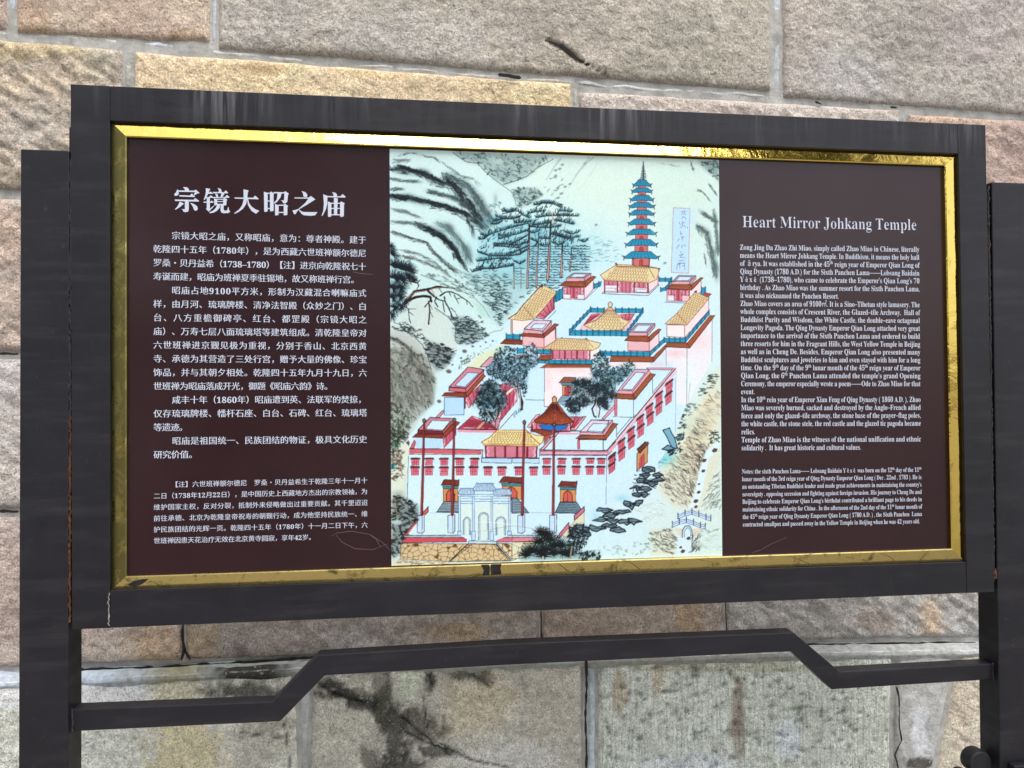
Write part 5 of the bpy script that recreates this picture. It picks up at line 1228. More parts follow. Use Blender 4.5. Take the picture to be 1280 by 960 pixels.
stone([(-260, pt(-260)), (368, pt(368)), (374, BOT), (-260, BOT)], (156, 157, 150), M_PLINTH, PLY, tint=(164, 163, 155), rough=.004, res=.0055,
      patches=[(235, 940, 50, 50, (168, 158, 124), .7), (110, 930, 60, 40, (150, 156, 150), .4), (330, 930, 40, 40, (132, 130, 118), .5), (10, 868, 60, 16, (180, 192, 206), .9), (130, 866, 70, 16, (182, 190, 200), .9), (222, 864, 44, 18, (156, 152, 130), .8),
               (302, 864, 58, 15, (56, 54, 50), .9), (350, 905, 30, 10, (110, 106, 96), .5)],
      cracks=[([(300, 916), (372, 925)], 1.2, .004), ([(355, 905), (362, 960)], 1.2, .004)])
stone([(391, pt(391)), (728, pt(728)), (729, BOT), (384, BOT)], (154, 151, 142), M_PLINTH, PLY, tint=(146, 144, 136), rough=.006, res=.0045,
      patches=[(600, 880, 50, 40, (158, 148, 124), .6), (430, 930, 60, 40, (152, 150, 138), .6), (680, 900, 40, 60, (146, 142, 130), .5), (640, 945, 70, 26, (166, 166, 166), .5),
               (478, 870, 13, 46, (48, 47, 42), .88), (494, 920, 19, 46, (50, 49, 44), .85), (520, 905, 34, 26, (52, 50, 44), .8), (465, 952, 16, 26, (56, 55, 48), .7), (498, 968, 36, 34, (44, 43, 38), .85),
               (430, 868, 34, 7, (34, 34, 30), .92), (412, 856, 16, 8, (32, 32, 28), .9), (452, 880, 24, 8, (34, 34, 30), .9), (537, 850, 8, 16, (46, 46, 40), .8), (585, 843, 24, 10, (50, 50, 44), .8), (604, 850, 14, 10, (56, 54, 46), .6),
               (545, 938, 24, 8, (44, 44, 38), .8), (462, 850, 20, 16, (170, 166, 154), .3), (510, 860, 18, 20, (158, 166, 150), .8)],
      cracks=[([(588, 842), (600, 848), (612, 860)], 2, .007), ([(534, 838), (540, 856)], 2, .007), ([(400, 858), (430, 872), (455, 878)], 2.4, .008), ([(505, 915), (530, 928), (550, 932), (560, 945)], 2, .007), ([(530, 870), (534, 910)], 1.2, .004), ([(500, 895), (545, 932), (590, 950), (640, 962)], 1.6, .006)])
stone([(749, pt(749)+3), (1117, pt(1117)+3), (1113, BOT), (747, BOT)], (156, 160, 152), M_TOOL, PLY, tint=(162, 166, 160), rough=.0035, res=.0042, pits=300,
      patches=[(922, 880, 9, 50, (116, 106, 96), .8), (925, 920, 8, 40, (110, 100, 92), .7), (775, 860, 10, 36, (140, 128, 108), .7), (822, 850, 10, 30, (146, 132, 112), .6), (870, 955, 60, 14, (178, 184, 196), .5), (985, 920, 16, 30, (176, 184, 196), .6), (930, 835, 180, 5, (120, 116, 96), .6)])
# cement repair with the curved crack, and the last block
stone([(1123, pt(1123)), (1198, pt(1198)), (1150, BOT), (1117, BOT)], (150, 150, 148), M_PATCH, PLY, rough=.002, bulge=.009, res=.005, name='cement_patch',
      patches=[(1150, 915, 12, 40, (190, 192, 196), .6), (1160, 870, 50, 20, (158, 156, 152), .5), (1150, 955, 16, 8, (52, 48, 42), .9), (1125, 950, 8, 20, (120, 118, 114), .6)])
stone([(1203, pt(1203)), (1560, pt(1560)), (1560, BOT), (1155, BOT)], (174, 164, 150), M_DIAG, PLY, tint=(180, 172, 160), rough=.006, diag=.7,
      patches=[(1200, 890, 14, 40, (168, 156, 140), .5)])
# strips of paler mortar pointing in the two upright joints of the plinth
stone([(372, pt(372)+2), (388, pt(388)+2), (381, BOT), (377, BOT)], (150, 154, 152), M_PATCH, PLY+.002, rough=.002, bulge=.006, edge=.006, res=.004, wob=.005, vary=.3, name='joint_mortar')
stone([(736.5, pt(736)+2), (745.5, pt(745)+2), (744.5, BOT), (735.5, BOT)], (164, 174, 180), M_PATCH, PLY+.002, rough=.002, bulge=.006, edge=.005, res=.003, wob=.003, vary=.3, name='joint_mortar')
# pointing where it lies over the joints of the top course
for q, c in (([(9.5, -100), (17, -100), (17.5, 40), (9, 38)], (168, 176, 186)), ([(264, -100), (269.5, -100), (270, 58), (264, 54)], (150, 154, 158)), ([(967.5, -100), (977, -100), (978, 120), (967, 116)], (160, 164, 166)),
             ([(154, 60), (164, 62), (164, 110), (154, 110)], (148, 148, 138)), ([(717, 107), (722, 108), (722, 140), (717, 140)], (150, 148, 140)), ([(1129, 138), (1135, 139), (1135, 170), (1129, 170)], (156, 154, 148))):
    stone(q, c, M_PATCH, WY+.002, rough=.002, bulge=.0048, edge=.005, res=.0035, name='joint_mortar', wob=.005, vary=.3)
def bed_joint(pts, c, h=7, tint=None):
    P_ = []
    for (a, b) in zip(pts[:-1], pts[1:]):
        stone([(a[0], a[1]-h/2), (b[0], b[1]-h/2), (b[0], b[1]+h/2), (a[0], a[1]+h/2)], c, M_PATCH, WY+.002, rough=.002, bulge=.0048, edge=.005, res=.0035, name='joint_mortar', tint=tint, wob=.0055, vary=.3)
bed_joint([(-200, 25), (150, 50)], (162, 160, 150), 7, (168, 172, 174)); bed_joint([(151, 50), (330, 70)], (164, 160, 152), 6, (172, 178, 186)); bed_joint([(331, 70), (720, 102)], (166, 160, 152), 5, (174, 176, 180))
bed_joint([(721, 103), (1128, 130)], (162, 162, 160), 6); bed_joint([(1129, 130), (1400, 150)], (166, 160, 156), 6)
# dark ribbons painting the shade and dirt of open joints and cracks
def dark_ribbon(pts, w, Y, name='joint_dark_ribbon'):
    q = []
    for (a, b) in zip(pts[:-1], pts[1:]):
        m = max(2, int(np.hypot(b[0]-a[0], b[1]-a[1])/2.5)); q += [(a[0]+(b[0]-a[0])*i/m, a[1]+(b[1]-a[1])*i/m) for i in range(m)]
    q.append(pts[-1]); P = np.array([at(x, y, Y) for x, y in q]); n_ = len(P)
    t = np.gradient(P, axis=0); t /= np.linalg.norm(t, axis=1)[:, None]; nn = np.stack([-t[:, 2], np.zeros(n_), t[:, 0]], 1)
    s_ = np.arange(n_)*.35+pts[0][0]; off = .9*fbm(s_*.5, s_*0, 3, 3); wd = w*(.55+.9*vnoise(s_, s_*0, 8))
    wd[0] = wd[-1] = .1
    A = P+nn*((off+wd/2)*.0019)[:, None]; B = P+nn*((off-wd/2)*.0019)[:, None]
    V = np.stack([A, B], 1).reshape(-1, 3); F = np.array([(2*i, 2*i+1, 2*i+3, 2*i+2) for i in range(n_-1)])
    link(name, fast_mesh(name, V, F), M_DARK_JOINT, wall)
M_DARK_JOINT = simple('joint_shade_and_dirt', (.030, .026, .022), .95, 0, .1)  # dark tone for the shade and dirt in the joints
dark_ribbon([(229, 760), (228, 790), (230, 812), (226, 826)], 3.4, WY-.0012); dark_ribbon([(230, 812), (238, 826)], 3, WY-.0012)
dark_ribbon([(676, 755), (677, 805)], 2.2, WY-.0012); dark_ribbon([(907, 740), (907.5, 790)], 1.6, WY-.0012)
dark_ribbon([(100, 837), (160, 836), (240, 832), (300, 829), (372, 823), (400, 821)], 3.6, WY-.003); dark_ribbon([(560, 816), (980, 806), (1220, 803)], 2.2, WY-.003)
dark_ribbon([(733, 820), (733, 860), (732, 900), (733, 965)], 2.6, PLY-.005)
dark_ribbon([(1120, 858), (1124, 870), (1124, 905), (1127, 925), (1119, 944), (1124, 965)], 2.2, PLY-.004)
dark_ribbon([(-40, 640), (24, 639)], 3, WY-.003); dark_ribbon([(-40, 443), (24, 442)], 2.4, WY-.003)
dark_ribbon([(622, 93), (640, 96), (652, 97)], 4, WY-.004); dark_ribbon([(684, 51), (694, 54), (702, 59)], 2.0, WY-.0015); dark_ribbon([(698, 56), (708, 63), (720, 73), (737, 82)], 5.2, WY-.0010)
dark_ribbon([(1018, 127), (1028, 131)], 3, WY-.004); dark_ribbon([(1112, 134), (1122, 135)], 3, WY-.004)
# the wall goes on beyond the photograph: plainer blocks, same courses
rr = random.Random(5)
def far_block(x0, x1, z0, z1, Y=WY):
    c = rr.choice([(170, 160, 150), (182, 162, 148), (164, 158, 154), (196, 174, 140)])
    stone([(x0+.006, z1-.006), (x1-.006, z1-.006), (x1-.006, z0+.006), (x0+.006, z0+.006)], c, Y=Y, res=.03, world=True, rough=.005)
zt = at(640, -160, WY)[2]; zb = at(640, 815, WY)[2]
hs_ = (zt-zb)/5
xl, xr = at(-260, 480, WY)[0], at(1500, 480, WY)[0]
for k in range(9):
    z0 = zb+k*hs_; z1 = z0+hs_
    if z1 > 4.3: break
    segs = [(-5.9, xl-.01), (xr+.01, 5.9)] if k < 5 else [(-5.9, 5.9)]
    for a, b in segs:
        x = a
        while x < b-.05:
            x2 = min(b, x+rr.uniform(.6, 1.2)); x2 = b if b-x2 < .3 else x2
            far_block(x, x2, z0, z1); x = x2
zq = at(640, BOT, PLY)[2]
for a, b in ((-5.9, 5.9),):
    x = a
    while x < b-.05:
        x2 = min(b, x+rr.uniform(.7, 1.2)); x2 = b if b-x2 < .3 else x2
        far_block(x, x2, .02, zq-.06, PLY); x = x2
for a, b in ((-5.9, at(-260, 900, PLY)[0]-.01), (at(1560, 900, PLY)[0]+.01, 5.9)):
    x = a
    while x < b-.05:
        x2 = min(b, x+rr.uniform(.7, 1.2)); x2 = b if b-x2 < .3 else x2
        far_block(x, x2, zq-.06, zb-.04, PLY); x = x2
# ---------------------------------------------------------------- the signboard
sign = tag(empty('signboard', (0, 0, 0)), 'dark steel framed temple information board with maroon panel, gold trim and coloured picture', 'sign')
O = [at(88, 105), at(1232, 156), at(1243, 740), at(90, 787)]
I = [at(137, 150.5), at(1198, 192), at(1208, 702.5), at(137.5, 738)]
xz = lambda p: (p[0], p[2])
FD = .046
def lerp(a, b, t): return a+(b-a)*t
xl_, xr_ = I[0][0], I[1][0]
def on_edge(a, b, x): return a+(b-a)*((x-a[0])/(b[0]-a[0]))
tlx, blx = on_edge(O[0], O[1], I[0][0]), on_edge(O[3], O[2], I[3][0])
trx, brx = on_edge(O[0], O[1], I[1][0]), on_edge(O[3], O[2], I[2][0])
prism('frame_stile', [xz(O[0]), xz(tlx), xz(I[0]), xz(I[3]), xz(blx), xz(O[3])], 0, FD, M_FRAME_TOP, sign, .0010)
prism('frame_stile', [xz(trx), xz(O[1]), xz(O[2]), xz(brx), xz(I[2]), xz(I[1])], 0, FD, M_FRAME_TOP, sign, .0010)
e = np.array([.0001, 0, 0])
prism('frame_rail', [xz(tlx+e), xz(trx-e), xz(I[1]-e), xz(I[0]+e)], .0006, FD, M_FRAME_TOP, sign, .0010)
prism('frame_rail', [xz(I[3]+e), xz(I[2]-e), xz(brx-e), xz(blx+e)], .0006, FD, M_FRAME, sign, .0010)
# posts of rectangular tube
PW = at(86.5, 500, .004)[0]-at(25, 500, .004)[0]
lx1 = at(86.0, 500, .004)[0]; rx0 = at(1243.5, 500, .004)[0]
box('post', (lx1-PW, .004, 0), (lx1, .058, at(55, 187, .004)[2]), M_FRAME, sign, .002)
box('post', (rx0, .004, 0), (rx0+PW, .058, at(1258, 228, .004)[2]), M_FRAME, sign, .002)
for x in (lx1-PW, rx0): box('base_plate', (x-.04, -.05, 0), (x+PW+.04, .11, .012), M_FRAME, sign, .002)
# welds between posts and frame
def weld(x, z0, z1, mat_, w=.0045, y=.006, name='weld', gaps=()):
    n = int((z1-z0)/.0035); V = []; F = []
    rg = np.random.RandomState(int(abs(x)*1e4))
    for j in range(n+1):
        z = z0+(z1-z0)*j/n; r = w*.5*(.65+.6*rg.rand()); cx = x+.0008*rg.randn()
        for k in range(6):
            a = k/6*2*math.pi; V.append((cx+r*math.cos(a), y+r*.8*math.sin(a), z))
    for j in range(n):
        for k in range(6): F.append((j*6+k, j*6+(k+1) % 6, (j+1)*6+(k+1) % 6, (j+1)*6+k))
    return link(name, fast_mesh(name, V, np.array(F), True), mat_, sign)
zTopP = at(55, 190, .004)[2]; zB = O[3][2]; wx = (lx1+O[0][0])/2
weld(wx, at(88, 520)[2], zTopP-.01, M_DARKGAP); weld(wx, zB+.01, at(88, 520)[2], M_RUST, .005)
weld((rx0+O[1][0])/2+.0012, O[2][2]+.02, at(1258, 232)[2], M_DARKGAP)
weld((rx0+O[2][0])/2+.0012, O[2][2]+.025, O[2][2]+.045, M_RUST, .008, name='rust_spot')
weld((rx0+O[1][0])/2+.001, at(1240, 300)[2]-.01, at(1240, 300)[2]+.01, M_RUST, .004, name='rust_spot')
box('frame_tab', (O[0][0]-.006, .010, O[0][2]-.62), (O[0][0]-.001, .040, O[0][2]-.07), M_FRAME, sign, .0005)
box('frame_tab', (O[1][0]+.001, .010, O[2][2]+.03), (rx0-.001, .040, at(1258, 235)[2]), M_FRAME, sign, .0005)
# stepped crossbar below the frame
CB = .017; CD = .030
top_px = [(89.5, 887), (341, 877), (397, 819), (640, 804.5), (992, 790.5), (1050, 839.5), (1250, 829)]
bot_px = [(89.5, 914.5), (350, 902), (406, 844.5), (640, 831), (990, 814.5), (1040, 862), (1250, 849)]
tp = [at(x, y, CB) for x, y in top_px]; bp = [at(x, y, CB) for x, y in bot_px]
tp[0][0] = bp[0][0] = lx1+.0005; tp[-1][0] = bp[-1][0] = rx0-.0005
prism('crossbar', [xz(p) for p in tp]+[xz(p) for p in bp[::-1]], CB, CB+CD, M_FRAME, sign, .0018)
weld_z = at(95, 887, CB)[2]
for xw, za, zb_ in ((lx1+.001, bp[0][2], tp[0][2]), (rx0-.001, bp[-1][2], tp[-1][2])):
    weld(xw, za-.002, zb_+.002, M_DARKGAP, .005, CB+.001)
weld(blx[0]-.002, O[3][2]+.004, I[3][2]-.004, M_PALE, .0028, .0004)
# curled foot iron and bracket low on the right-hand post
def disc(name, cx, cz, r, y0, y1, mat_, hole=0.0):
    n = 40; pts = [(cx+r*math.cos(a), cz+r*math.sin(a)) for a in np.linspace(0, 2*math.pi, n, endpoint=False)]
    return prism(name, pts, y0, y1, mat_, sign, .003)
c1 = at(1215, 945, .045); disc('scroll_foot', c1[0], c1[2]-.004, .024, .020, .050, M_RUBBER)
c2 = at(1196, 968, .045); disc('scroll_foot', c2[0], c2[2], .017, .024, .046, M_RUBBER)
pb = at(1262, 954, .0); box('post_bracket', (pb[0], -.012, pb[2]-.05), (pb[0]+.05, .0035, pb[2]), M_FRAME, sign, .002)

# gold bevelled trim: outer edge set back, inner edge proud, mitred corners
GO = [at(139.5, 153, .007), at(1197, 193.5, .007), at(1206, 701, .007), at(139.5, 737, .007)]
GI = [at(158, 171, -.002), at(1181, 207, -.002), at(1189.5, 686, -.002), at(158, 720.5, -.002)]
BY = .0055      # depth of the printed board
for k, (nm, gm) in enumerate((('top', M_GOLD), ('right', M_GOLD), ('bottom', M_GOLD_DULL), ('left', M_GOLD_LEFT))):
    a, b, c, d = GO[k], GO[(k+1) % 4], GI[(k+1) % 4], GI[k]
    V = []; F = []
    n = 60
    y4 = lambda p, y: np.array([p[0], y, p[2]])
    for j in range(n+1):
        t = j/n; o = lerp(a, b, t); i = lerp(d, c, t)
        m1 = lerp(o, i, .92); m1[1] = -.0018
        V += [y4(o, .016), o, m1, y4(lerp(o, i, 1.0), -.0010), y4(i, BY+.004)]
    for j in range(n):
        for q in range(4): F.append((j*5+q, (j+1)*5+q, (j+1)*5+q+1, j*5+q+1))
    link('gold_trim', fast_mesh('gold_trim', V, np.array(F), False), gm, sign)
# dark blotches painting a reflection, a smear and hairlines on the lower trim
def trim_mark(pts, closed=True, w=.0007):
    def onp(x, y):
        t = (y-np.interp(x, [158, 1189.5], [720.5, 686]))/(np.interp(x, [140, 1205], [737, 701])-np.interp(x, [158, 1189.5], [720.5, 686]))
        return at(x, y, -.0018+.009*min(max(t, 0), 1)-.0009)
    P = np.array([onp(x, y) for x, y in pts])
    if closed: V = P; F = [list(t) for t in tessellate_polygon([[Vector((p[0], p[2], 0)) for p in P]])]
    else:
        V = np.concatenate([P+np.array([w, 0, 0]), P-np.array([w, 0, 0])]); n_ = len(P); F = [(i, i+1, n_+i+1, n_+i) for i in range(n_-1)]
    link('trim_dark_mark', fast_mesh('trim_dark_mark', V, np.array(F)), M_DARKGAP, sign)
trim_mark([(601, 706), (611, 705.6), (612.5, 710), (611.5, 719), (603, 719.6), (604.5, 713)]); trim_mark([(613.5, 705.4), (627, 705), (625.5, 710), (627, 718), (614, 719), (613, 713)])
trim_mark([(159, 731), (166, 727), (178, 724), (186, 724), (178, 730), (168, 734)])
for q in ([(697, 704), (704, 709), (709, 714)], [(782, 701), (791, 705), (800, 712)], [(868, 698), (880, 701), (893, 703)], [(985, 695), (998, 699), (1012, 705)], [(1100, 691), (1112, 696), (1120, 702)]): trim_mark(q, False)
# printed board behind the trim
ext = lambda p, s, t: np.array([p[0]+s*.004, 0, p[2]+t*.004])
bc = [ext(GI[0], -1, 1), ext(GI[1], 1, 1), ext(GI[2], 1, -1), ext(GI[3], -1, -1)]
board = prism('printed_board', [xz(p) for p in bc], BY, BY+.006, M_BOARD, sign, 0)
box('back_panel', (bc[3][0]+.004, BY+.0062, bc[3][2]+.004), (bc[1][0]-.004, BY+.03, bc[1][2]-.004), M_FRAME, sign, 0)

# ---- the temple picture, a fine sheet carrying the watercolour
pic = paint_picture()
def picture():
    y = BY-.0003; nx, nz = 580, 712
    c = [at(487, 180, y), at(898.6, 180, y), at(902.6, 700, y), at(489.4, 716, y)]
    c = [at(487, 186, y), at(898.5, 200, y), at(902.8, 694.5, y), at(489.3, 707.2, y)]
    u = np.linspace(0, 1, nx)[None, :, None]; v = np.linspace(0, 1, nz)[:, None, None]
    P = (c[0]*(1-u)+c[1]*u)*(1-v)+(c[3]*(1-u)+c[2]*u)*v; P = P.reshape(-1, 3)
    px, py = to_px(P)
    fx = np.clip((px-PX0)*PS-.5, 0, pic.shape[1]-2); fy = np.clip((py-PY0)*PS-.5, 0, pic.shape[0]-2)
    # the canvas is finer than the sheet: average a 2x2 neighbourhood
    ix, iy = fx.astype(int), fy.astype(int)
    s = (pic[iy, ix]+pic[iy, ix+1]+pic[iy+1, ix]+pic[iy+1, ix+1])/4
    C = np.where(s <= .04045, s/12.92, ((s+.055)/1.055)**2.4)*PRINT_K
    return link('temple_picture', fast_mesh('temple_picture', P, grid_faces(nx, nz)[:, ::-1], False, C), M_PRINT, sign)
PRINT_K = np.array([.82, .87, .885])
tag(picture(), kind='stuff') if False else picture()

# ---------------------------------------------------------------- lettering
TY = BY-.0004
_cache = {}
def glyph(ch, dx, dy):
    """outline of one character, weight changed separately across and along (as in Song type)"""
    key = (ch, dx, dy)
    if key in _cache: return _cache[key]
    c = bpy.data.curves.new('g', 'FONT'); c.body = ch; c.fill_mode = 'NONE'; c.resolution_u = 2
    o = bpy.data.objects.new('g', c); COL.objects.link(o)
    dg = bpy.context.evaluated_depsgraph_get(); oe = o.evaluated_get(dg); me = oe.to_mesh()
    n = len(me.vertices); co_ = np.empty(n*3, np.float32); me.vertices.foreach_get('co', co_); co_ = co_.reshape(-1, 3)[:, :2].astype(float)
    nxt = {}
    for e_ in me.edges: nxt.setdefault(e_.vertices[0], []).append(e_.vertices[1]); nxt.setdefault(e_.vertices[1], []).append(e_.vertices[0])
    oe.to_mesh_clear(); bpy.data.objects.remove(o); bpy.data.curves.remove(c)
    seen = set(); loops = []
    for s0 in range(n):
        if s0 in seen or s0 not in nxt: continue
        lp = [s0]; seen.add(s0); cur = s0
        # follow rising indices first, so that the direction of the outline is kept
        while True:
            cand = [k for k in nxt[cur] if k not in seen]
            if not cand: break
            cur = min(cand, key=lambda k: (k != cur+1, k)); lp.append(cur); seen.add(cur)
        if len(lp) > 2: loops.append(co_[lp])
    out = []
    if loops:
        area = [.5*np.sum(l[:, 0]*np.roll(l[:, 1], -1)-np.roll(l[:, 0], -1)*l[:, 1]) for l in loops]
        sg = np.sign(area[int(np.argmax(np.abs(area)))])
        for l in loops:
            keep = np.hypot(*(l-np.roll(l, 1, 0)).T) > 1e-5; l = l[keep]
            if len(l) < 3: continue
            t0 = l-np.roll(l, 1, 0); t1 = np.roll(l, -1, 0)-l
            n0 = np.stack([t0[:, 1], -t0[:, 0]], 1)/np.hypot(*t0.T)[:, None]*sg; n1 = np.stack([t1[:, 1], -t1[:, 0]], 1)/np.hypot(*t1.T)[:, None]*sg
            # push each side by the offset that belongs to its direction
            d0 = dx*np.abs(n0[:, 0])**1.5+dy*np.abs(n0[:, 1])**1.5; d1 = dx*np.abs(n1[:, 0])**1.5+dy*np.abs(n1[:, 1])**1.5
            det = n0[:, 0]*n1[:, 1]-n0[:, 1]*n1[:, 0]
            off = np.where(np.abs(det)[:, None] > .25, np.stack([(d0*n1[:, 1]-d1*n0[:, 1]), (n0[:, 0]*d1-n1[:, 0]*d0)], 1)/np.where(np.abs(det) > .25, det, 1)[:, None], (n0*d0[:, None]+n1*d1[:, None])/2)
            ln = np.hypot(*off.T); mx = 1.6*max(abs(dx), abs(dy), 1e-6); off *= np.minimum(1, mx/np.maximum(ln, 1e-9))[:, None]
            out.append(l+off)
    # each outer outline is filled together with the holes that lie in it
    def inside(p_, l):
        x, y = p_; q = np.roll(l, -1, 0); c_ = (l[:, 1] > y) != (q[:, 1] > y)
        with np.errstate(divide='ignore', invalid='ignore'): xi = l[:, 0]+(y-l[:, 1])*(q[:, 0]-l[:, 0])/(q[:, 1]-l[:, 1])
        return bool(np.sum(c_ & (x < xi)) % 2)
    ar = [.5*np.sum(l[:, 0]*np.roll(l[:, 1], -1)-np.roll(l[:, 0], -1)*l[:, 1])*sg for l in out] if out else []
    outer = [i for i, v_ in enumerate(ar) if v_ > 0]; groups = {i: [i] for i in outer}
    for i, v_ in enumerate(ar):
        if v_ > 0: continue
        c_ = [j for j in outer if inside(out[i][0], out[j])]
        if c_: groups[min(c_, key=lambda j: ar[j])].append(i)
    base = np.concatenate([[0], np.cumsum([len(l) for l in out])]).astype(int); tris = []
    V = np.concatenate(out) if out else np.zeros((0, 2))
    for gi in groups.values():
        mp = np.concatenate([np.arange(base[i], base[i+1]) for i in gi])
        want = sum(ar[i] for i in gi); rj = np.random.RandomState(1)
        for attempt in range(12):       # the filler now and then drops part of an outline: nudge and try again
            J = rj.randn(len(V), 2)*(1.5e-4*attempt)
            tt = tessellate_polygon([[Vector((V[base[i]+q_][0]+J[base[i]+q_][0], V[base[i]+q_][1]+J[base[i]+q_][1], 0)) for q_ in range(len(out[i]))] for i in gi])
            got = 0
            for t_ in tt:
                A_, B_, C_ = V[mp[t_[0]]], V[mp[t_[1]]], V[mp[t_[2]]]; got += abs((B_[0]-A_[0])*(C_[1]-A_[1])-(C_[0]-A_[0])*(B_[1]-A_[1]))/2
            if abs(got/want-1) < .02: break
        for t_ in tt:
            p3 = [int(mp[i]) for i in t_]; A_, B_, C_ = V[p3[0]], V[p3[1]], V[p3[2]]
            if (B_[0]-A_[0])*(C_[1]-A_[1])-(C_[0]-A_[0])*(B_[1]-A_[1]) < 0: p3 = p3[::-1]
            tris.append(p3)
    _cache[key] = (V, np.array(tris, int).reshape(-1, 3)); return _cache[key]
_adv = {}
def advance(ch):
    if ch in _adv: return _adv[ch]
    def right(s_):
        c = bpy.data.curves.new('g', 'FONT'); c.body = s_; o = bpy.data.objects.new('g', c); COL.objects.link(o)
        dg = bpy.context.evaluated_depsgraph_get(); me = o.evaluated_get(dg).to_mesh(); r = max(v.co.x for v in me.vertices)
        bpy.data.objects.remove(o); bpy.data.curves.remove(c); return r
    if 'I' not in _adv: _adv['I0'] = right('I')
    _adv[ch] = right(ch+'I')-_adv['I0']; return _adv[ch]
def serif(s_):
    """Latin text in the bold roman (serif) alphabet"""
    o = ''
    for c in s_:
        if 'A' <= c <= 'Z': o += chr(0x1D400+ord(c)-65)
        elif 'a' <= c <= 'z': o += chr(0x1D41A+ord(c)-97)
        elif '0' <= c <= '9': o += chr(0x1D7CE+ord(c)-48)
        else: o += c
    return o
def is_cjk(c): return ord(c) > 0x2000 and ord(c) < 0x1D400 or c == '·'
class Text:
    def __init__(s): s.V = []; s.F = []; s.n = 0; s.k = 0
    def put(s, g_, org, ex, ez, sx, sz):
        V, T = g_
        if not len(T): return
        s.k += 1
        P = org[None, :]+V[:, :1]*sx*ex[None, :]+V[:, 1:]*sz*ez[None, :]; P[:, 1] = TY
        s.V.append(P); s.F.append(T+s.n); s.n += len(V)
    def line(s, txt, x0, y0, x1, y1, em, dx, dy, justify=True, cjk=True, wide=None, ezs=1.0):
        """one printed line whose baseline runs from photo position (x0,y0) to (x1,y1)"""
        a, b = at(x0, y0, TY), at(x1, y1, TY); ex = b-a; L = np.hypot(ex[0], ex[2]); ex = ex/L
        ez = np.array([-ex[2], 0, ex[0]])
        items = []; up = False
        for c in txt:
            if c == '^': up = not up; continue
            if cjk and is_cjk(c): w_ = 1.0; g_ = None if c == '\u3000' else glyph(c, dx, dy)
            elif c == ' ': w_ = .26 if not cjk else .5; g_ = None
            else:
                cs = serif(c); cs = {'-': '\u2013', '\u2014': '\u2014'}.get(cs, cs); w_ = advance(cs); g_ = glyph(cs, *(wide or (dx*.4, dy*.3)))
                if cjk: w_ *= 1.05
            k = .62 if up else 1.0
            items.append((c, w_*k, g_, k))
        nat = sum(i[1] for i in items)*em
        gap = 0; sp = 0; sx = em
        if justify:
            extra = L-nat
            if not cjk:
                ns = sum(1 for i in items if i[0] == ' ')
                if ns and extra > 0: sp = min(extra/ns, em*.9); extra -= sp*ns
                if extra < 0: sx = em*(L/nat)
                elif extra > 0: gap = extra/max(1, len(items)-1)
            else: gap = extra/max(1, len(items)-1)
        x = 0
        for c, w_, g_, k in items:
            if g_ is not None:
                up_ = em*.33 if k < 1 else 0
                s.put(g_, a+ex*x+ez*up_, ex, ez, sx*k, em*k*ezs)
            x += w_*sx+gap+(sp if c == ' ' else 0)
    def build(s, name):
        me = fast_mesh(name, np.concatenate(s.V), np.concatenate(s.F), False)
        return link(name, me, M_INK, sign)

